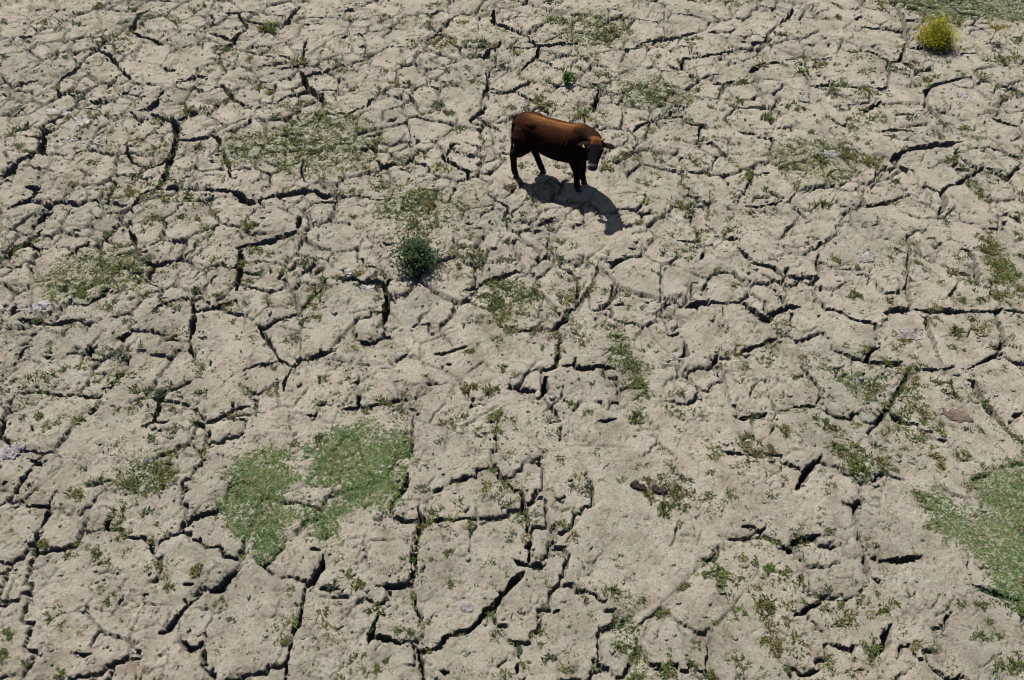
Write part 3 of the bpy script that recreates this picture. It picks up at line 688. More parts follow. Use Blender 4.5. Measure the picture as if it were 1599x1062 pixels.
def blades(P, dirs, length, width, rgb, droop=0.25, rng=RNG, lean=False):
    """bent two-quad blades; P,dirs (n,3); rgb (n,3)"""
    n = len(P)
    side = np.cross(dirs, np.array([0, 0, 1.0])); side /= np.linalg.norm(side, axis=1, keepdims=True) + 1e-9
    a = rng.uniform(-0.8, 0.8, n)[:, None]
    up = np.cross(side, dirs)
    side = side * np.cos(a) + up * np.sin(a)
    L = length[:, None]; W = width[:, None] * .5
    mid = P + dirs * L * .55; tip = P + dirs * L + np.array([0, 0, -1.0]) * L * droop
    if lean:     # one bent-less leaf, for the masses of seedlings and turf
        V = np.stack([P - side * W * .8, P + side * W * .8, tip + side * W * .45, tip - side * W * .45], 1).reshape(-1, 3)
        return V, (np.arange(n) * 4)[:, None] + np.array([[0, 1, 2, 3]]), np.repeat(rgb, 4, 0)
    V = np.stack([P - side * W * .5, P + side * W * .5, mid + side * W, mid - side * W, tip + side * W * .25, tip - side * W * .25], 1).reshape(-1, 3)
    o = (np.arange(n) * 6)[:, None]
    F = np.concatenate([o + np.array([[0, 1, 2, 3]]), o + np.array([[3, 2, 4, 5]])])
    return V, F, np.repeat(rgb, 6, 0)


def rand_dirs(n, el0, el1, rng=RNG, center=None):
    az = rng.uniform(0, 2 * math.pi, n) if center is None else np.arctan2(center[:, 1], center[:, 0]) + rng.normal(0, .9, n)
    el = rng.uniform(el0, el1, n)
    return np.stack([np.cos(az) * np.cos(el), np.sin(az) * np.cos(el), np.sin(el)], 1)


def vary(c, n, s=0.25, rng=RNG):
    c = np.array(c)[None] * np.exp(rng.normal(0, s, (n, 1))) * np.exp(rng.normal(0, s * .35, (n, 3)))
    return c.clip(0.004, 0.6)


def tuft_arrays(kind, seed, dense=1.0, lean=False):
    """a low weed about one unit in radius"""
    r = np.random.default_rng(seed)
    ns = r.integers(4, 9)
    Ps, Ds = [], []
    for k in range(ns):
        a = r.uniform(0, 2 * math.pi); q = 0.66 * math.sqrt(r.random())
        n = int(r.integers(14, 24) * dense)
        c0 = np.array([math.cos(a) * q, math.sin(a) * q, 0.0])
        Ps.append(c0 + r.normal(0, .14, (n, 3)) * [1, 1, 0.0] - [0, 0, .04])
        Ds.append(rand_dirs(n, 0.1, 1.25, r))
    P, Dr = np.concatenate(Ps), np.concatenate(Ds)
    n = len(P)
    c = vary(KINDS[kind], n, 0.30, r)
    dead = r.random(n) < (0.16 if kind != 'b' else 0.5)
    c[dead] = vary((0.21, 0.165, 0.08), int(dead.sum()), .2, r)
    return blades(P, Dr, r.uniform(0.26, 0.60, n), r.uniform(0.07, 0.15, n) * (1.0 if not lean else 2.0 if dense < .2 else 1.25), c, 0.2, r, lean)


# traced tufts, largest first
tufts = []
for e in TUFTS.replace('\n', ';').split(';'):
    x, y, r, k = e.split(',')
    tufts.append([int(x) / 100, int(y) / 100, int(r) / 1000, k])
tufts.sort(key=lambda t: -t[2] / (t[1] * CP + CAM_H * SP))
SHAPES = 7
TM = {k: [mesh_np('weed_tuft', *tuft_arrays(k, 100 + 31 * i + 7 * ord(k))) for i in range(SHAPES)] for k in KINDS}
for k in TM:
    for me in TM[k]: me.materials.append(LEAF)
LAND = [('the brown cow', (0.797, 11.616)), ('the dark green shrub', (-1.473, 9.136)), ('the round yellow bush', (8.987, 15.837)), ('the bright green plant', (1.081, 14.390)),
        ('the spindly yellow plant', (10.213, 16.054)), ('the lobed turf patches', (-2.431, 5.141)), ('the right edge turf patch', (5.648, 4.619)),
        ('the flat brown dung pat', (5.868, 6.185)), ('the black dung lumps', (1.673, 5.105)), ('the grey boulder', (-4.573, 5.521)),
        ('the top right turf', (10.461, 17.623)), ('the top left corner', (-10.522, 17.079)), ('the bottom left corner', (-5.159, 2.984)), ('the bottom right corner', (5.165, 2.984)),
        ('the bottom edge middle', (0.003, 2.918)), ('the left edge middle', (-7.170, 7.547)), ('the right edge middle', (7.450, 8.194)), ('the centre of the photo', (0.005, 7.547)),
        ('the pale crusts at upper left', (-8.132, 12.844)), ('the top edge middle', (-0.576, 17.747)), ('the violet grey flake', (5.717, 7.657)), ('the pale flakes below the shrub', (-2.518, 8.963))]
HUE = {'g': 'green', 'd': 'dark bluish green', 'o': 'olive yellow', 'b': 'dry brown', 'l': 'bright green'}


def compass(dx, dy):
    a = (math.degrees(math.atan2(dy, dx)) + 360) % 360
    return ['right of', 'behind and right of', 'behind', 'behind and left of', 'left of', 'in front and left of', 'in front of', 'in front and right of'][int((a + 22.5) // 45) % 8]


keyed = {}
placed = []
for t in tufts[:296]:
    x, y, r, k = t
    best = min(LAND, key=lambda l: math.hypot(l[1][0] - x, l[1][1] - y))
    dx, dy = x - best[1][0], y - best[1][1]
    size = 'broad' if r > 0.115 else ('small' if r < 0.075 else 'low')
    ck = (size, HUE[k], compass(dx, dy), best[0])
    keyed.setdefault(ck, []).append((math.hypot(dx, dy), t))
ORD = ['nearest', 'second nearest', 'third nearest', 'fourth nearest', 'fifth nearest', 'sixth nearest', 'seventh nearest', 'eighth nearest']
for (size, hue, where, land), L in keyed.items():
    L.sort(key=lambda q: q[0])
    for i, (d, t) in enumerate(L):
        x, y, r, k = t
        q = '' if len(L) == 1 else ', ' + (ORD[i] if i < len(ORD) else 'farthest')
        dist = 'close' if d < 1.0 else ('a little way' if d < 2.2 else 'well')
        lab = f'{size} {hue} weed {where} {land}{q}'
        o = link('weed_tuft', random.choice(TM[k]), LEAF)
        s = r * random.uniform(1.12, 1.42)
        o.location = (x, y, ground_z(x, y)); o.rotation_euler = (random.uniform(-.1, .1), random.uniform(-.1, .1), random.uniform(0, 6.28))
        o.scale = (s * 1.0, s * random.uniform(.75, 1.1), s * random.uniform(.7, 1.15))
        tag(o, lab, 'weed tuft', 'weed tufts scattered over the cracked mud')

# the rest of the weeds: the smaller traced ones, thickets and seedlings
ZONES = [((-3.453, 12.392), (-2.533, 11.560), 75, 'gdo'), ((-4.672, 12.332), (-3.978, 11.748), 22, 'gdo'), ((2.782, 14.059), (3.409, 13.602), 34, 'dgo'), ((1.896, 16.642), (2.731, 15.945), 30, 'goo'),
         ((5.379, 11.843), (5.992, 11.194), 42, 'god'), ((6.062, 12.036), (6.352, 11.653), 20, 'god'), ((-1.609, 10.583), (-0.831, 10.007), 46, 'god'), ((-6.397, 8.877), (-5.538, 8.326), 46, 'god'),
         ((-0.090, 8.260), (0.376, 7.807), 22, 'ogd'), ((7.628, 9.092), (7.803, 8.461), 44, 'ogo'), ((-4.495, 5.342), (-4.108, 5.096), 14, 'gd'), ((-1.007, 9.388), (-0.391, 8.948), 16, 'go'),
         ((-2.489, 11.194), (-2.056, 10.754), 16, 'dgo'), ((3.751, 13.055), (4.505, 12.036), 26, 'gdo'), ((2.396, 11.748), (3.070, 10.927), 16, 'go'), ((-5.944, 9.313), (-5.355, 9.020), 16, 'od'),
         ((5.492, 6.743), (5.733, 6.206), 20, 'go'), ((4.433, 5.511), (4.904, 5.232), 18, 'god'), ((-5.357, 15.544), (-4.436, 14.903), 14, 'go'), ((-1.251, 6.103), (-0.653, 5.801), 10, 'dgo'),
         ((1.956, 5.051), (2.227, 4.789), 12, 'bgd'), ((3.209, 5.626), (3.416, 5.464), 14, 'bb'), ((0.061, 11.194), (0.247, 10.998), 9, 'bb'), ((2.111, 10.152), (2.188, 10.087), 5, 'bb')]
SEED = []
for (c0, c1, n, ks) in ZONES:
    rx, ry = abs(c1[0] - c0[0]), abs(c1[1] - c0[1])
    for _ in range(int(n * 2.0)):
        SEED.append((c0[0] + random.gauss(0, rx * .50), c0[1] + random.gauss(0, ry * .65), random.uniform(.035, .10) if ks != 'bb' else random.uniform(.04, .08), random.choice(ks)))
n = 0
while n < 5200:
    y = random.uniform(2.4, 18.8); x = random.uniform(-1, 1) * halfw(y)
    rq = float(rimq[min(NY - 1, int(np.searchsorted(YR, y))), int((x / halfw(y) + 1) / 2 * NX)])
    if random.random() < (0.30 + 1.3 * float(gn(np.array([x * .5]), np.array([y * .5]), 60)[0])) * (0.7 + 1.4 * math.exp(-rq / .12)):
        SEED.append((x, y, math.exp(random.gauss(math.log(.036 + .0014 * y), .45)), random.choice('gggggddooob'))); n += 1
n = 0
while n < 4200:
    y = random.uniform(2.4, 18.8); x = random.uniform(-1, 1) * halfw(y)
    if random.random() < 0.45 + 0.9 * float(gn(np.array([x * 1.1]), np.array([y * 1.1]), 140)[0]):
        SEED.append((x, y, random.uniform(.018, .034) + .0009 * y, random.choice('gggdo'))); n += 1
SEED += [tuple(t) for t in tufts[296:]]
VV, FF, CC, off = [], [], [], 0
for (x, y, r, k) in SEED:
    V, F, c_ = tuft_arrays(k, random.randrange(10 ** 6), 0.09 if r < .038 else 0.14 if r < .060 else 0.40, True)
    a = random.uniform(0, 6.28); R = np.array([[math.cos(a), -math.sin(a)], [math.sin(a), math.cos(a)]])
    V[:, :2] = V[:, :2] @ R.T
    VV.append(V * r * 1.3 * [1.1, 1.0, random.uniform(.6, 1.0)] + [x, y, ground_z(x, y)]); FF.append(F + off); CC.append(c_); off += len(V)
tag(link('small_weeds', mesh_np('small_weeds', np.concatenate(VV), np.concatenate(FF), np.concatenate(CC)), LEAF), 'tiny green and olive weed seedlings sprinkled over the mud', None, None, 'stuff')

# ---------------------------------------------------------------- turf
def in_poly(x, y, P):
    k = np.zeros(len(x), bool); j = len(P) - 1
    for i in range(len(P)):
        (xi, yi), (xj, yj) = P[i], P[j]
        k ^= ((yi > y) != (yj > y)) & (x < (xj - xi) * (y - yi) / (yj - yi + 1e-12) + xi)
        j = i
    return k


def edge_dist(x, y, P):
    d = np.full(len(x), 9.0)
    for (ax, ay), (bx, by) in zip(P, P[1:] + P[:1]):
        dx, dy = bx - ax, by - ay
        t = np.clip(((x - ax) * dx + (y - ay) * dy) / (dx * dx + dy * dy + 1e-9), 0, 1)
        d = np.minimum(d, np.hypot(x - ax - t * dx, y - ay - t * dy))
    return d


def turf(label, polys, n, cover, hues, size=(0.026, 0.056)):
    xs, ys, ws = [], [], []
    for P in polys:
        pa_ = np.array(P); lo, hi = pa_.min(0) - .22, pa_.max(0) + .22
        m = int(n * 6.0 * (hi - lo).prod())
        x = RNG.uniform(lo[0], hi[0], m); y = RNG.uniform(lo[1], hi[1], m)
        sd = edge_dist(x, y, P) * np.where(in_poly(x, y, P), 1, -1)
        p = cover * sst(-.11, .15, sd + 0.20 * gn(x * 2.4, y * 2.4, 70) + 0.16 * gn(x * 9, y * 9, 74)) * np.clip(0.84 + 1.3 * gn(x * 4.5, y * 4.5, 71) + 0.9 * gn(x * 13, y * 13, 72), 0.04, 1)
        k = RNG.random(m) < p
        xs.append(x[k]); ys.append(y[k])
    x, y = np.concatenate(xs), np.concatenate(ys)
    z, dp = ground_zs(x, y)
    k = dp < .12
    x, y, z = x[k], y[k], z[k]; m = len(x)
    t = np.clip(0.5 + 1.1 * gn(x * 2.2, y * 2.2, 73) + RNG.normal(0, .22, m), 0, 1)[:, None]
    c_ = (np.array(hues[0]) * (1 - t) + np.array(hues[1]) * t) * np.exp(RNG.normal(0, .28, (m, 1)))
    dry = RNG.random(m) < .12
    c_[dry] = vary((0.22, 0.20, 0.10), int(dry.sum()), .2)
    V, F, c_ = blades(np.stack([x, y, z - .004], 1), rand_dirs(m, 0.02, 0.42), RNG.uniform(*size, m), RNG.uniform(.009, .017, m), c_, .15, lean=True)
    return tag(link('turf', mesh_np('turf', V, F, c_), LEAF), label, None, None, 'stuff')


GR, OLV = (0.130, 0.235, 0.080), (0.205, 0.250, 0.100)
turf('left lobe of short green turf growing on the mud at lower left',
     [[(-3.50, 5.28), (-3.35, 5.56), (-3.04, 5.65), (-2.70, 5.42), (-2.62, 5.21), (-2.75, 5.01), (-2.72, 4.62), (-2.67, 4.27), (-2.91, 4.23), (-3.21, 4.49), (-3.46, 4.79)]], 6400, .95, (GR, OLV))
turf('right lobe of short green turf reaching to the wide upright crack',
     [[(-2.55, 5.65), (-2.37, 6.02), (-2.00, 6.10), (-1.66, 6.02), (-1.31, 5.85), (-1.31, 5.28), (-1.45, 4.88), (-1.68, 4.79), (-1.96, 4.88), (-2.23, 5.10), (-2.43, 5.37)], [(-2.43, 4.77), (-2.13, 4.96), (-1.96, 4.83), (-2.10, 4.47), (-2.32, 4.55)], [(-2.61, 5.25), (-2.38, 5.32), (-2.28, 5.16), (-2.51, 5.14)]], 6400, .92, (GR, OLV))
turf('large patch of thin green turf running off the right edge',
     [[(5.68, 5.19), (6.07, 5.37), (6.80, 5.59), (7.41, 5.51), (6.35, 3.36), (5.65, 3.66), (5.35, 3.86), (5.37, 4.23), (5.25, 4.45), (4.94, 4.66), (4.91, 5.01), (5.25, 5.10), (5.37, 4.79), (5.63, 4.88)]], 5600, .78, (GR, OLV))
turf('strip of green turf along the top right corner',
     [[(8.77, 18.00), (9.02, 17.44), (9.17, 16.84), (9.95, 17.02), (10.56, 17.14), (11.13, 16.96), (12.14, 16.84), (13.42, 18.98), (9.08, 18.98)]], 2600, .80, ((0.085, 0.130, 0.045), OLV), (.03, .06))
turf('thin grey green grass strip trailing down the middle of the mud',
     [[(1.38, 7.66), (1.60, 7.78), (1.72, 7.38), (1.90, 7.14), (1.73, 6.26), (1.61, 6.47), (1.57, 6.91), (1.42, 7.20)]], 3000, .55, ((0.085, 0.12, 0.05), OLV))
turf('faint thin grass spread on a plate at right',
     [[(4.47, 6.99), (4.79, 7.03), (5.07, 6.80), (4.97, 6.61), (4.71, 6.47), (4.62, 6.74)]], 2600, .42, ((0.085, 0.12, 0.05), OLV))
turf('narrow green grass filling the crack ends at the bottom',
     [[(1.13, 3.79), (1.32, 3.75), (1.45, 3.36), (1.41, 2.84), (1.26, 2.84), (1.20, 3.18)]], 3000, .55, ((0.07, 0.11, 0.035), OLV))
turf('dark green weeds lining the crack below the right turf patch',
     [[(5.14, 3.94), (5.31, 3.86), (5.66, 3.69), (5.97, 3.57), (5.92, 3.48), (5.58, 3.64), (5.21, 3.79)]], 5000, .75, ((0.045, 0.08, 0.03), (0.07, 0.10, 0.03)), (.03, .06))
turf('green weeds lining the slanting crack at right',
     [[(5.52, 7.08), (5.60, 7.03), (5.20, 6.52), (4.93, 6.21), (4.81, 6.15), (5.13, 6.58)]], 3600, .50, ((0.06, 0.10, 0.03), OLV), (.02, .05))
turf('green weeds lining the long crack at the far right',
     [[(6.29, 6.83), (6.37, 6.77), (6.38, 6.31), (6.56, 5.80), (6.47, 5.75), (6.28, 6.21), (6.23, 6.52)]], 3600, .45, ((0.06, 0.10, 0.03), OLV), (.02, .05))


def oval(c, e, n=14):
    rx, ry = abs(e[0] - c[0]), abs(e[1] - c[1])
    return [(c[0] + rx * math.cos(2 * math.pi * k / n), c[1] + ry * math.sin(2 * math.pi * k / n)) for k in range(n)]


ZG = ((0.130, 0.195, 0.050), (0.215, 0.230, 0.070))
for lab, c0, c1, dn in [('thin olive grass in the weed thicket left of the cow, above the shrub', (-3.453, 12.392), (-2.343, 11.375), 900), ('thin grass left of that thicket, near the upper left', (-4.717, 12.272), (-4.092, 11.748), 700),
                        ('thin dark grass behind and right of the cow', (2.807, 14.059), (3.522, 13.535), 1000), ('thin olive grass near the top edge, right of the middle', (1.896, 16.642), (2.717, 15.810), 700),
                        ('thin olive grass in the weed thicket right of the cow', (5.446, 11.881), (6.270, 11.194), 950), ('thin olive grass just behind the dark green shrub', (-1.548, 10.499), (-0.776, 9.927), 900),
                        ('thin olive grass at the far left, level with the shrub', (-6.397, 8.877), (-5.490, 8.326), 1000), ('thin olive grass at the right edge above the long crack', (7.640, 9.049), (7.870, 8.393), 1200),
                        ('thin grass on the plate between shrub and centre', (-0.091, 8.326), (0.377, 7.870), 900), ('thin grass at left beside the grey stone', (-4.551, 5.342), (-4.147, 5.096), 1100)]:
    turf(lab, [oval(c0, c1)], dn, .68, ZG, (.03, .065))


# ---------------------------------------------------------------- shrubs
def tube(pts, radii, sides=5):
    V, F = [], []
    pts = [Vector(p) for p in pts]
    for i, p in enumerate(pts):
        d = (pts[min(i + 1, len(pts) - 1)] - pts[max(i - 1, 0)]).normalized()
        a = d.orthogonal().normalized(); b = d.cross(a)
        for k in range(sides):
            t = 2 * math.pi * k / sides
            V.append(p + (a * math.cos(t) + b * math.sin(t)) * radii[i])
    for i in range(len(pts) - 1):
        for k in range(sides):
            F.append((i * sides + k, i * sides + (k + 1) % sides, (i + 1) * sides + (k + 1) % sides, (i + 1) * sides + k))
    return np.array([tuple(v) for v in V]), np.array(F)


def thing(name, loc, label, cat, group=None):
    e = link(name, None, loc=loc)
    e.empty_display_size = 0.1
    return tag(e, label, cat, group)


def shrub(name, xy, label, cat, nstem, height, spread, leaf, nleaf, rgb, stem_rgb, el=(0.35, 1.45), start=0.2, spray=0.05, seed=1, tips=None):
    r = np.random.default_rng(seed)
    t = thing(name, (xy[0], xy[1], ground_z(*xy)), label, cat)
    for k in range(nstem):
        az = 2 * math.pi * (k + r.uniform(-.3, .3)) / nstem * 2.4
        q = (k + .5) / nstem
        e = el[1] - (el[1] - el[0]) * q
        L = height * r.uniform(.72, 1.15) * (1 - .12 * q)
        hx = math.cos(e) * spread / max(math.cos(el[0]), .1)
        P = []
        for s in np.linspace(0, 1, 7):
            w = s ** 1.15
            P.append((math.cos(az) * hx * w + r.normal(0, .008) * s, math.sin(az) * hx * w + r.normal(0, .008) * s, L * s * (math.sin(e) * .9 + .1) - .02 * (1 - s)))
        V, F = tube(P, np.linspace(.009, .003, 7))
        st = link('stem', mesh_np('stem', V, F, np.tile(np.array(stem_rgb), (len(V), 1)), True), LEAF, t)
        Pn = np.array(P)
        u = start + (1 - start) * r.random(nleaf) ** .8
        i = np.clip((u * 6).astype(int), 0, 5); f = (u * 6 - i)[:, None]
        base = Pn[i] * (1 - f) + Pn[i + 1] * f + r.normal(0, spray, (nleaf, 3)) * (0.5 + u[:, None])
        base[:, 2] = np.maximum(base[:, 2], .012)
        dirs = rand_dirs(nleaf, -.2, 1.3, r)
        c_ = vary(rgb, nleaf, .28, r)
        if tips is not None:
            k_ = r.random(nleaf) < .35
            c_[k_] = vary(tips, int(k_.sum()), .22, r)
        V, F, c_ = blades(base, dirs, r.uniform(.7, 1.3, nleaf) * leaf[0], r.uniform(.7, 1.3, nleaf) * leaf[1], c_, .1, r)
        link('foliage', mesh_np('foliage', V, F, c_), LEAF, st)
    return t


shrub('shrub', (-1.492, 9.122), 'dark green feathery shrub standing alone left of the cow', 'shrub', 19, .45, .40, (.050, .019), 170, (0.062, 0.105, 0.046), (.09, .08, .05), seed=3, spray=.045, tips=(0.110, 0.170, 0.075))
shrub('round_bush', (8.934, 15.918), 'round yellow green bush near the top right corner', 'bush', 30, .50, .42, (.070, .011), 260, (0.430, 0.400, 0.040), (.16, .12, .04), el=(.15, 1.5), start=.12, spray=.055, seed=8, tips=(0.52, 0.42, 0.05))
shrub('leafy_plant', (1.081, 14.390), 'small bright green leafy plant behind the cow', 'plant', 7, .26, .13, (.075, .030), 26, (0.070, 0.165, 0.030), (.07, .12, .03), seed=5, spray=.02, tips=(0.10, 0.21, 0.05))
sp = thing('spindly_plant', (*(10.213, 16.054), ground_z(*(10.213, 16.054))), 'spindly yellow plant with a bare stem right of the yellow bush', 'plant')
V, F = tube([(0, 0, -.02), (.005, 0, .12), (.012, .01, .25), (.02, .01, .36)], [.009, .008, .006, .004])
stm = link('stem', mesh_np('stem', V, F, np.tile(np.array([.20, .14, .06]), (len(V), 1)), True), LEAF, sp)
for k in range(6):
    a = k * 1.05 + .3
    V, F = tube([(.014, .01, .24 + .018 * k), (.014 + math.cos(a) * .11, .01 + math.sin(a) * .11, .30 + .02 * k), (.02 + math.cos(a) * .23, .01 + math.sin(a) * .23, .33 + .022 * k)], [.005, .004, .002])
    br = link('twig', mesh_np('twig', V, F, np.tile(np.array([.22, .17, .05]), (len(V), 1)), True), LEAF, sp)
    n = 110; u = RNG.random(n)[:, None]
    base = np.array([.014, .01, .25 + .018 * k]) * (1 - u) + np.array([.02 + math.cos(a) * .24, .01 + math.sin(a) * .24, .34 + .022 * k]) * u + RNG.normal(0, .022, (n, 3))
    V, F, c_ = blades(base, rand_dirs(n, 0, 1.4), RNG.uniform(.03, .055, n), RNG.uniform(.006, .011, n), vary((0.34, 0.29, 0.05), n), .1)
    link('foliage', mesh_np('foliage', V, F, c_), LEAF, br)
n = 14
V, F, c_ = blades(RNG.normal(0, .02, (n, 3)) * [1, 1, 0], rand_dirs(n, .1, .5), RNG.uniform(.10, .2, n), RNG.uniform(.012, .02, n), vary((0.08, 0.10, 0.035), n), .25)
link('leaf_rosette', mesh_np('leaf_rosette', V, F, c_), LEAF, sp)


# ---------------------------------------------------------------- stones, crusts and dung
def ico_sub(n):
    V = [Vector(v) for v in ICO]; F = [tuple(f) for f in ICF]
    for _ in range(n):
        cache = {}; nf = []

        def mid(a, b):
            k = (min(a, b), max(a, b))
            if k not in cache:
                V.append(((V[a] + V[b]) / 2).normalized()); cache[k] = len(V) - 1
            return cache[k]
        for a, b, c_ in F:
            ab, bc, ca = mid(a, b), mid(b, c_), mid(c_, a)
            nf += [(a, ab, ca), (b, bc, ab), (c_, ca, bc), (ab, bc, ca)]
        F = nf
    return np.array([tuple(v) for v in V]), np.array(F)


S2 = ico_sub(2); S3 = ico_sub(3)


def rock(name, xy, size, rgb, label, cat, group=None, flat=1.0, jag=.25, seed=0, lift=.25, freq=1.5):
    V, F = S3
    V = V.copy(); r = np.random.default_rng(seed)
    o_ = r.uniform(-50, 50, 3)
    d = np.array([mnoise.noise(Vector(v * freq + o_)) + .5 * mnoise.noise(Vector(v * freq * 2.3 + o_)) + .25 * mnoise.noise(Vector(v * freq * 5 + o_)) for v in V])
    V = V * (1 + jag * d)[:, None]
    V = np.sign(V) * np.abs(V) ** .9
    V = V * np.array(size) * .5
    c_ = np.array(rgb)[None] * (1 + .35 * d)[:, None]
    drape = name in ('mud_flake', 'salt_crust', 'dung_pat')
    if drape:
        gz, _ = ground_zs(V[:, 0] + xy[0], V[:, 1] + xy[1])
        g0 = ground_z(*xy)
        V[:, 2] = np.maximum(V[:, 2], -.01) + np.maximum(gz, g0 - .03) - g0
    me = mesh_np(name, V, F, c_.clip(.005, .8))
    o = link(name, me, STONE, loc=(xy[0], xy[1], ground_z(*xy) + (0 if drape else size[2] * lift)))
    if not drape: o.rotation_euler = (r.uniform(-.12, .12), r.uniform(-.12, .12), r.uniform(-.4, .4))
    return tag(o, label, cat, group)


GREY, PALE, BROWN = (0.17, 0.165, 0.165), (0.35, 0.33, 0.315), (0.155, 0.115, 0.092)
rock('stone', (-4.573, 5.521), (.13, .11, .10), (0.145, 0.145, 0.148), 'smooth grey stone beside green weeds at left', 'stone', seed=1, jag=.2)
rock('mud_flake', (-2.518, 8.963), (.15, .11, .06), PALE, 'pale grey mud flake on the rim of the wide crack below the shrub', 'mud flake', seed=2, jag=.5)
rock('mud_flake', (-2.189, 8.611), (.20, .13, .035), (0.36, 0.34, 0.33), 'pale grey flake lying flat just below the other flake near the shrub', 'mud flake', seed=3, jag=.5)
rock('mud_flake', (5.586, 9.298), (.26, .24, .035), (0.26, 0.235, 0.225), 'grey mud flake right of the cow shadow, level with the shrub', 'mud flake', seed=4, jag=.6)
rock('mud_flake', (5.717, 7.657), (.30, .20, .035), (0.25, 0.222, 0.21), 'violet grey mud flake on a plate below the long black crack', 'mud flake', seed=5, jag=.6)
rock('mud_flake', (-0.504, 3.619), (.14, .11, .03), (0.24, 0.225, 0.215), 'small grey flake at the foot of the largest plate at the bottom', 'mud flake', seed=6, jag=.5)
rock('mud_flake', (-6.374, 5.665), (.28, .22, .05), (0.27, 0.25, 0.245), 'pale bluish flake at the left edge of the photo', 'mud flake', seed=7, jag=.6)
rock('mud_flake', (-6.960, 8.273), (.20, .16, .05), (0.35, 0.34, 0.34), 'whitish mud flake in the thicket of weeds at left', 'mud flake', seed=8, jag=.5)
rock('mud_flake', (-7.109, 8.194), (.24, .15, .035), PALE, 'low whitish flake left of the other one in the weeds', 'mud flake', seed=18, jag=.5)
for i, (p, s, l) in enumerate([((-8.703, 13.402), (.42, .28, .022), 'widest whitish salt crust at upper left'), ((-8.089, 12.992), (.28, .40, .022), 'upright whitish salt crust right of the widest one'),
                               ((-8.115, 12.473), (.24, .20, .022), 'small whitish salt crust below the widest one'), ((-7.734, 12.392), (.42, .22, .022), 'lowest whitish salt crust at upper left')]):
    rock('salt_crust', p, s, (0.345, 0.325, 0.30), l, 'salt crust', 'whitish crusts at upper left', jag=.7, seed=30 + i)
rock('mud_flake', (5.673, 13.805), (.24, .24, .05), (0.27, 0.25, 0.235), 'grey mud flake by a weed tuft in the upper right part', 'mud flake', seed=9, jag=.5)
rock('mud_flake', (5.784, 12.075), (.26, .22, .05), (0.25, 0.23, 0.215), 'grey mud flake among the weed thicket right of the cow', 'mud flake', seed=10, jag=.5)
rock('mud_flake', (8.853, 13.966), (.20, .2, .02), (0.30, 0.285, 0.27), 'bluish grey flake below the yellow bush', 'mud flake', seed=11, jag=.5)
rock('stone', (0.349, 6.556), (.075, .13, .08), (0.36, 0.32, 0.27), 'pale long stone wedged in the crack at the centre', 'stone', seed=12, jag=.25)
pat = rock('dung_pat', (5.858, 6.227), (.27, .19, .05), BROWN, 'flat brown dung pat broken in pieces on the mud at right', 'dung', seed=13, jag=.45)
for i, (dx, dy, s) in enumerate([(.105, -.055, (.19, .10, .05)), (-.12, .03, (.11, .09, .04)), (.02, -.07, (.14, .12, .045))]):
    V, F = S2
    V = V * np.array(s) * .5 * (1 + .3 * np.array([mnoise.noise(Vector(v * 1.8 + i * 9)) for v in V]))[:, None]
    pc = link('dung_piece', mesh_np('dung_piece', V, F, np.tile(np.array([0.135, 0.10, 0.082]) * (1 + .1 * i), (len(V), 1))), STONE, pat, (dx, dy, .006))
    pc.rotation_euler = (.1, -.1, -.7 + .5 * i)
BLK = (0.045, 0.033, 0.032)
rock('dung_lump', (1.512, 5.141), (.11, .10, .07), BLK, 'leftmost black dung lump at lower centre, upper half of the pair', 'dung', 'black dung lumps at lower centre', seed=14, jag=.6)
rock('dung_lump', (1.571, 5.105), (.13, .08, .06), (0.035, 0.026, 0.026), 'black dung lump touching the leftmost lump from the right', 'dung', 'black dung lumps at lower centre', seed=15, jag=.6)
rock('dung_lump', (1.756, 5.078), (.10, .09, .065), BLK, 'black dung lump in the middle of the group at lower centre', 'dung', 'black dung lumps at lower centre', seed=16, jag=.7)
rock('dung_lump', (1.824, 5.060), (.11, .09, .06), (0.06, 0.045, 0.042), 'rightmost black dung lump of the group at lower centre', 'dung', 'black dung lumps at lower centre', seed=17, jag=.7)

# ---------------------------------------------------------------- the cow
COW_AT = (0.684, 11.266)
COW_YAW = math.radians(-21.0)


def loft(rings, n=22):
    """rings: (centre, side vector, up vector, half width, up radius, down radius); closed with caps"""
    V, F = [], []
    for c_, sd, up, hw, ru, rd in rings:
        c_, sd, up = Vector(c_), Vector(sd).normalized(), Vector(up).normalized()
        for k in range(n):
            t = 2 * math.pi * k / n
            cs, sn = math.cos(t), math.sin(t)
            e = .9
            cs = math.copysign(abs(cs) ** e, cs); sn = math.copysign(abs(sn) ** e, sn)
            V.append(c_ + sd * hw * cs + up * (ru if sn > 0 else rd) * sn)
    for i in range(len(rings) - 1):
        for k in range(n):
            F.append((i * n + k, i * n + (k + 1) % n, (i + 1) * n + (k + 1) % n, (i + 1) * n + k))
    F.append(tuple(range(n - 1, -1, -1))); F.append(tuple((len(rings) - 1) * n + k for k in range(n)))
    return [tuple(v) for v in V], F


def path_loft(pts, radii, n=16, squash=1.0, side=(0, 1, 0)):
    rings = []
    P = [Vector(p) for p in pts]
    for i, p in enumerate(P):
        d = (P[min(i + 1, len(P) - 1)] - P[max(i - 1, 0)]).normalized()
        sd = Vector(side); sd = (sd - d * sd.dot(d)).normalized(); up = d.cross(sd)
        r = radii[i] if isinstance(radii[i], tuple) else (radii[i] * squash, radii[i])
        rings.append((p, sd, up, r[0], r[1], r[1]))
    return loft(rings, n)


def ball(c_, r, rot=None):
    V, F = S2
    V = V * np.array(r)
    if rot is not None:
        V = V @ np.array(rot.to_matrix()).T
    return [tuple(v + np.array(c_)) for v in V], [tuple(f) for f in F]


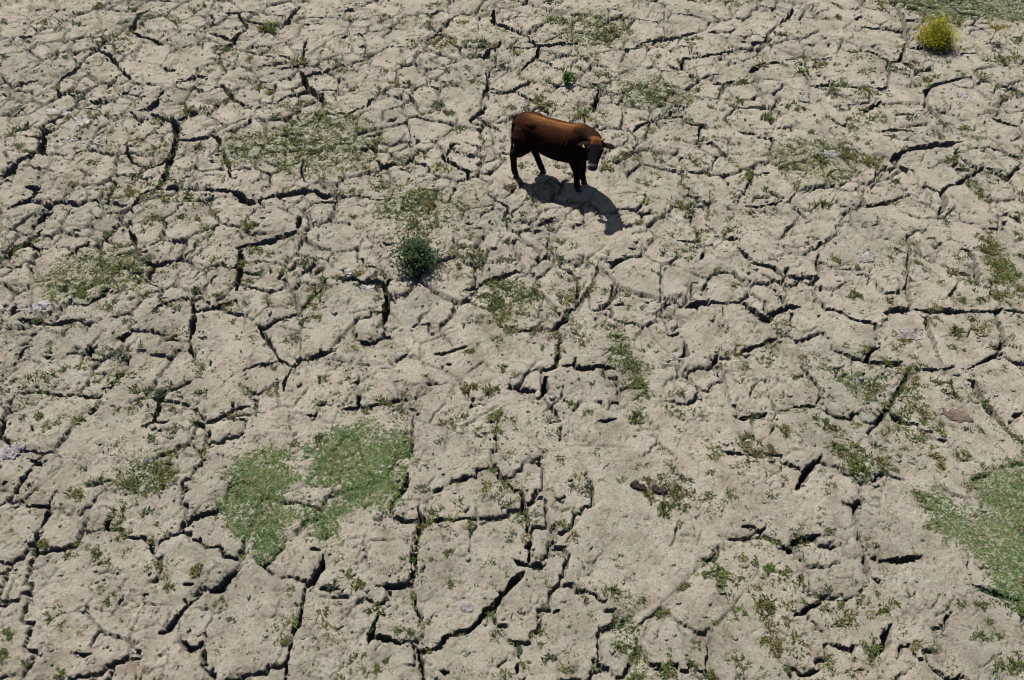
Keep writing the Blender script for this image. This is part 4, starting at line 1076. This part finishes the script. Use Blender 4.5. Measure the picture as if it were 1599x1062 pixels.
Yv, Zv, Xv = (0, 1, 0), (0, 0, 1), (1, 0, 0)
pieces = []
TOR = [(-.715, .985, .075, .10, .13), (-.68, 1.0, .13, .165, .22), (-.60, 1.01, .195, .205, .30), (-.50, 1.0, .235, .225, .36), (-.38, .985, .255, .235, .385),
       (-.25, .955, .262, .245, .39), (-.10, .91, .285, .275, .385), (.06, .89, .30, .285, .395), (.20, .885, .295, .290, .395), (.34, .89, .280, .300, .405),
       (.46, .90, .25, .320, .385), (.56, .90, .225, .325, .365), (.66, .90, .19, .29, .31), (.74, .91, .13, .21, .20)]
pieces.append(loft([((x, 0, z), Yv, Zv, hw, ru, rd) for x, z, hw, ru, rd in TOR], 28))
for s in (-1, 1):
    pieces.append(ball((-.37, s * .150, 1.125), (.15, .065, .075)))                  # hook bones
    pieces.append(ball((-.69, s * .11, 1.06), (.05, .045, .05)))                    # pin bones
    pieces.append(ball((-.50, s * .165, .84), (.17, .10, .24)))                     # thighs
    pieces.append(ball((.46, s * .165, .88), (.13, .085, .24), Matrix.Rotation(.25, 3, 'Y').to_quaternion().to_euler()))   # shoulders
    pieces.append(ball((.52, s * .12, .70), (.13, .10, .16)))
    for k in range(6):                                                              # ribs
        x = -.06 + .075 * k
        pieces.append(path_loft([(x + .05, s * .20, 1.12), (x + .01, s * .292, .98), (x - .03, s * .312 if k < 5 else s * .29, .86), (x - .05, s * .285, .74)], [.004, .006, .005, .002], 8))
# spine ridge
pieces.append(path_loft([(-.66, 0, 1.14), (-.45, 0, 1.185), (-.2, 0, 1.165), (.1, 0, 1.145), (.35, 0, 1.165), (.50, 0, 1.205), (.62, -.03, 1.20)], [.04, .055, .05, .05, .05, .055, .04], 10))
# neck, turning to the cow's right
POLL = Vector((.852, -.315, 1.235))
NECK = [((.44, 0, .98), .20, .27), ((.58, -.02, 1.01), .185, .255), ((.70, -.07, 1.07), .145, .20), ((.785, -.17, 1.13), .122, .165), ((.84, -.27, 1.17), .10, .12)]
pieces.append(path_loft([p for p, a, b in NECK], [(a, b) for p, a, b in NECK], 20))
pieces.append(path_loft([(.82, -.22, 1.02), (.76, -.09, .91), (.71, -.01, .78), (.65, 0, .64)], [(.035, .05), (.035, .07), (.04, .075), (.05, .06)], 12))   # dewlap
# head frame
az = math.radians(-79)
pt = math.radians(-35)
HF = Vector((math.cos(pt) * math.cos(az), math.cos(pt) * math.sin(az), math.sin(pt)))       # poll -> muzzle
HS = Vector((math.sin(az), -math.cos(az), 0)).normalized()                                   # across the head
HU = HS.cross(HF).normalized()
if HU.z < 0: HU = -HU
HWID = 1.28
HEAD = [(-.06, .055, .06, .08), (-.01, .092, .075, .13), (.07, .104, .072, .155), (.14, .108, .070, .160), (.21, .096, .066, .140), (.29, .076, .060, .110),
        (.37, .063, .055, .088), (.43, .066, .054, .080), (.475, .062, .046, .066), (.50, .040, .026, .04)]
hp = lambda s, u=0.0, v=0.0: POLL + HF * s + HS * u + HU * v
pieces.append(loft([(hp(s, 0, -.035), HS, HU, hw * HWID, ru * 1.05, rd * 1.08) for s, hw, ru, rd in HEAD], 24))
pieces.append(ball(hp(.0, 0, -.005), (.075, .075, .06)))
NEAR = -1 if (Matrix.Rotation(COW_YAW, 3, 'Z') @ HS).x > 0 else 1
for s in (-1, 1):
    pieces.append(ball(hp(.155, s * .112, .010), (.034, .034, .034)))                        # brow
    pieces.append(ball(hp(.452, s * .030, .012), (.022, .022, .018)))                        # nostril rim
    # ears: leaf shaped, drooping a little
    e0 = hp(.045, s * .108, -.03)
    ed = (HS * s * .90 + HF * .05 - HU * (.50 if s == NEAR else .25)).normalized(); en = (HF * .75 + HU * .30).normalized()
    eup = (en - ed * en.dot(ed)).normalized(); thick = ed.cross(eup)
    pieces.append(loft([(e0 + ed * q, eup, thick, w * 1.08, .019, .019) for q, w in ((-.02, .022), (.03, .034), (.08, .054), (.13, .060), (.18, .046), (.215, .022))], 14))
# legs
def leg(pts, rad):
    pieces.append(path_loft(pts, rad, 14, .88))


LEGS = {
    'near_front': [(.47, -.12, 1.02), (.47, -.165, .86), (.475, -.17, .66), (.50, -.160, .52), (.515, -.150, .375), (.52, -.145, .23), (.525, -.142, .115), (.545, -.142, .05)],
    'far_front': [(.47, .12, 1.02), (.47, .165, .86), (.465, .165, .66), (.48, .145, .52), (.53, .125, .375), (.545, .115, .23), (.55, .110, .115), (.57, .110, .05)],
    'near_hind': [(-.52, -.10, 1.04), (-.51, -.145, .88), (-.48, -.185, .70), (-.575, -.17, .56), (-.685, -.155, .455), (-.68, -.15, .30), (-.67, -.15, .13), (-.645, -.15, .05)],
    'far_hind': [(-.52, .10, 1.04), (-.47, .145, .88), (-.36, .185, .70), (-.36, .17, .56), (-.41, .155, .455), (-.345, .15, .30), (-.275, .15, .13), (-.235, .15, .05)],
}
FR, HR = [.11, .15, .135, .105, .070, .054, .056, .057], [.15, .20, .175, .112, .074, .056, .055, .057]
for k, pts in LEGS.items():
    leg(pts, FR if 'front' in k else HR)
# tail
pieces.append(path_loft([(-.66, 0, 1.165), (-.70, -.005, 1.13), (-.725, -.02, 1.05), (-.735, -.05, .90), (-.735, -.075, .72), (-.735, -.085, .56)], [.045, .042, .034, .028, .023, .020], 10))

Vs, Fs, off = [], [], 0
for V, F in pieces:
    Vs += V; Fs += [tuple(i + off for i in f) for f in F]; off += len(V)
tmp_me = bpy.data.meshes.new('cow_blocks'); tmp_me.from_pydata(Vs, [], Fs); tmp_me.update()
import bmesh
bm = bmesh.new(); bm.from_mesh(tmp_me); bmesh.ops.recalc_face_normals(bm, faces=bm.faces); bm.to_mesh(tmp_me); bm.free()
tmp = bpy.data.objects.new('cow_blocks', tmp_me); col.objects.link(tmp)
md = tmp.modifiers.new('remesh', 'REMESH'); md.mode = 'VOXEL'; md.voxel_size = .0115; md.use_smooth_shade = True
sm = tmp.modifiers.new('smooth', 'SMOOTH'); sm.factor = .5; sm.iterations = 12
bpy.context.view_layer.update()
dg = bpy.context.evaluated_depsgraph_get()
cow_me = bpy.data.meshes.new_from_object(tmp.evaluated_get(dg)); cow_me.name = 'cow'
bpy.data.objects.remove(tmp); bpy.data.meshes.remove(tmp_me)
n = len(cow_me.vertices)
co = np.empty(n * 3, np.float32); cow_me.vertices.foreach_get('co', co); co = co.reshape(-1, 3)
cx, cy, cz = co.T
base = np.tile(np.array([0.036, 0.0125, 0.0068]), (n, 1))


def blend(mask, rgb):
    global base
    base = base * (1 - mask[:, None]) + np.array(rgb) * mask[:, None]


nz = 0.5 + gn(cx * 9, cz * 9, 80)
blend(sst(.95, 1.16, cz + .03 * nz) * .7, (0.052, 0.0175, 0.009))                               # redder upper flank
spine = np.exp(-(cy / .075) ** 2) * sst(1.05, 1.15, cz) * sst(-.60, -.30, cx) * (1 - sst(.40, .70, cx))
blend(np.clip(spine * 1.1, 0, 1), (0.235, 0.105, 0.036))                                       # tan line along the back
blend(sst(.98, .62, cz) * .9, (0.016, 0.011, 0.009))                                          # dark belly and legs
blend(sst(.28, .56, cx) * sst(1.36, 1.18, cz) * .95, (0.022, 0.011, 0.009))                    # dark shoulder and neck
blend(sst(-.62, -.73, cx) * .8, (0.022, 0.011, 0.009))                                         # dark rump and tail
hind = (cx < -.60) & (cz < .5)
blend(hind * sst(.08, .2, cz) * .6, (0.075, 0.030, 0.017))
hs = (co - np.array(POLL)) @ np.array(HF); hu = (co - np.array(POLL)) @ np.array(HS); hv = (co - np.array(POLL)) @ np.array(HU)
head = (hs > -.08) & (hs < .56) & (np.abs(hu) < .125) & (hv > -.26) & (hv < .12) & (cx > .68)
blend(head * sst(.02, .12, hs), (0.011, 0.0085, 0.009))
blend(head * sst(.10, .035, hs) * sst(-.06, .02, hv), (0.185, 0.070, 0.026))                     # rusty poll
blend(head * sst(.395, .415, hs) * (1 - sst(.44, .455, hs)) * sst(.04, -.01, hv) * (.35 + .65 * (hu * NEAR > -.02)), (0.34, 0.31, 0.28))                 # pale ring round the muzzle
blend(head * sst(.425, .44, hs) * sst(-.07, -.03, hv), (0.045, 0.045, 0.055))
ear = np.zeros(n)
for s in (-1, 1):
    e0 = hp(.045, s * .108, -.03); ed = (HS * s * .90 + HF * .05 - HU * (.50 if s == NEAR else .25)).normalized()
    q = co - np.array(e0); t = np.clip(q @ np.array(ed), .03, .23); dd = np.linalg.norm(q - t[:, None] * np.array(ed), axis=1)
    ear = np.maximum(ear, sst(.085, .065, dd))
blend(ear * 1.0, (0.022, 0.013, 0.011))
at = cow_me.color_attributes.new('tint', 'FLOAT_COLOR', 'POINT')
c4 = np.ones((n, 4), np.float32); c4[:, :3] = base; at.data.foreach_set('color', c4.ravel())


def hide_material():
    m, nt, ln, b = node_mat('cow_hide', 0.9, 0.05)
    a = nt.new('ShaderNodeAttribute'); a.attribute_name = 'tint'
    tc = nt.new('ShaderNodeTexCoord'); mp = nt.new('ShaderNodeMapping'); mp.inputs['Scale'].default_value = (14, 40, 50)
    t = nt.new('ShaderNodeTexNoise'); t.inputs['Scale'].default_value = 1.6; t.inputs['Detail'].default_value = 6; t.inputs['Roughness'].default_value = .7
    ln.new(tc.outputs['Object'], mp.inputs['Vector']); ln.new(mp.outputs['Vector'], t.inputs['Vector'])
    r = ramp(nt, [(0.3, (0.66, 0.64, 0.62)), (0.7, (1.28, 1.28, 1.28))]); ln.new(t.outputs['Fac'], r.inputs['Fac'])
    x = nt.new('ShaderNodeMix'); x.data_type = 'RGBA'; x.blend_type = 'MULTIPLY'; x.inputs[0].default_value = 1
    ln.new(a.outputs['Color'], x.inputs[6]); ln.new(r.outputs['Color'], x.inputs[7]); ln.new(x.outputs[2], b.inputs['Base Color'])
    bp = nt.new('ShaderNodeBump'); bp.inputs['Strength'].default_value = .5; bp.inputs['Distance'].default_value = .006
    ln.new(t.outputs['Fac'], bp.inputs['Height']); ln.new(bp.outputs['Normal'], b.inputs['Normal'])
    return m


HIDE = hide_material()
# the short coat: fine hairs lying back along the body
tri = cow_me.loop_triangles; cow_me.calc_loop_triangles()
ti = np.empty(len(tri) * 3, np.int32); tri.foreach_get('vertices', ti); ti = ti.reshape(-1, 3)
rh = np.random.default_rng(21)
A_, B_, C_ = co[ti[:, 0]], co[ti[:, 1]], co[ti[:, 2]]
nv = np.cross(B_ - A_, C_ - A_); ar = np.linalg.norm(nv, axis=1); nv = nv / (ar[:, None] + 1e-12)
pk = rh.choice(len(ti), 15000, p=ar / ar.sum())
hpnt = (A_[pk] + B_[pk] + C_[pk]) / 3; hn = nv[pk]
flow = np.array([-1.0, 0.0, -0.75]) + rh.normal(0, .28, (len(pk), 3))
flow = flow - hn * (flow * hn).sum(1)[:, None]; flow /= np.linalg.norm(flow, axis=1)[:, None] + 1e-9
hd_ = flow * .92 + hn * .30; hd_ /= np.linalg.norm(hd_, axis=1)[:, None]
sd_ = np.cross(hd_, hn); sd_ /= np.linalg.norm(sd_, axis=1)[:, None] + 1e-9
hl = rh.uniform(.018, .036, len(pk))[:, None]; hw_ = rh.uniform(.0022, .004, len(pk))[:, None]
HV = np.stack([hpnt - sd_ * hw_, hpnt + sd_ * hw_, hpnt + hd_ * hl], 1).reshape(-1, 3)
HC = np.repeat(base[ti[pk, 0]] * np.exp(rh.normal(0, .38, (len(pk), 1))), 3, 0).clip(.003, .5)
COAT = mesh_np('coat', HV, np.arange(len(HV)).reshape(-1, 3), HC)
cow_me.materials.clear()
cow = link('cow', cow_me, HIDE, loc=(COW_AT[0], COW_AT[1], 0.0))
cow.rotation_euler = (0, 0, COW_YAW)
cow.scale = (.95, .97, .95)
tag(cow, 'reddish brown cow standing on the cracked mud with its head lowered towards the viewer', 'cow')

link('coat', COAT, STONE, cow)


def plain(name, rgb, rough=.5, spec=.4):
    m, nt, ln, b = node_mat(name, rough, spec)
    t = nt.new('ShaderNodeTexNoise'); t.inputs['Scale'].default_value = 30
    r = ramp(nt, [(.3, tuple(c * .75 for c in rgb)), (.7, tuple(c * 1.2 for c in rgb))])
    ln.new(t.outputs['Fac'], r.inputs['Fac']); ln.new(r.outputs['Color'], b.inputs['Base Color'])
    return m


HORN, HOOF, EYE, TAG = plain('horn', (.34, .20, .09)), plain('hoof', (.03, .024, .02)), plain('eye', (.006, .005, .005), .1, .6), plain('ear_tag', (.55, .42, .03))


def part(name, VF, mat, parent=cow, smooth=True):
    V, F = VF
    me = bpy.data.meshes.new(name); me.from_pydata(V, [], F); me.update()
    me.polygons.foreach_set('use_smooth', np.full(len(me.polygons), smooth))
    return link(name, me, mat, parent)


for s in (-1, 1):
    part('eye', ball(hp(.165, s * .125, -.012), (.020, .020, .020)), EYE)
    h0 = hp(-.005, s * .075, .005)
    part('horn', path_loft([h0, h0 + HS * s * .035 + HU * .02, h0 + HS * s * .06 + HU * .055 - HF * .01, h0 + HS * s * .068 + HU * .095 - HF * .02], [.020, .017, .012, .003], 10), HORN)
    part('nostril', ball(hp(.482, s * .028, .0), (.012, .010, .010)), EYE)
foot_z = []
for k, pts in LEGS.items():
    fx_, fy_, _ = pts[-1]
    part('hoof', loft([((fx_ + .014, fy_, -.012), Yv, Xv, .050, .062, .048), ((fx_ + .010, fy_, .03), Yv, Xv, .046, .055, .046), ((fx_ - .004, fy_, .066), Yv, Xv, .038, .040, .038)], 14), HOOF)
    w = cow.matrix_basis @ Vector((fx_, fy_, 0)) if False else Matrix.Rotation(COW_YAW, 3, 'Z') @ Vector((fx_, fy_, 0)) + Vector((*COW_AT, 0))
    foot_z.append(w)
# the brush of the tail
r = np.random.default_rng(2); n = 110
b0 = np.array([-.735, -.085, .575]) + r.normal(0, .010, (n, 3)); dirs = np.array([0.0, -.02, -1.0]) + r.normal(0, .07, (n, 3)); dirs /= np.linalg.norm(dirs, axis=1, keepdims=True)
V, F, c_ = blades(b0, dirs, r.uniform(.14, .30, n), r.uniform(.012, .020, n), vary((0.014, 0.010, 0.009), n, .2, r), 0, r)
link('tail_tuft', mesh_np('tail_tuft', V, F, c_), STONE, cow)
# yellow tag in the near (right) ear
for s in (-1, 1):
    e0 = hp(.045, s * .108, -.03)
    ed = (HS * s * .90 + HF * .05 - HU * (.50 if s == NEAR else .25)).normalized()
    if e0.dot(HS) * 1 and (Matrix.Rotation(COW_YAW, 3, 'Z') @ ed).x < 0:
        c0 = e0 + ed * .10 + HU * .022 + HF * .045
        part('ear_tag', loft([(c0 - HU * .003, HS, HF, .024, .028, .028), (c0 + HU * .003, HS, HF, .024, .028, .028)], 8), TAG, smooth=False)

# the ground the cow stands on: set its height on the mud under its hooves
cow.location.z = 0.026
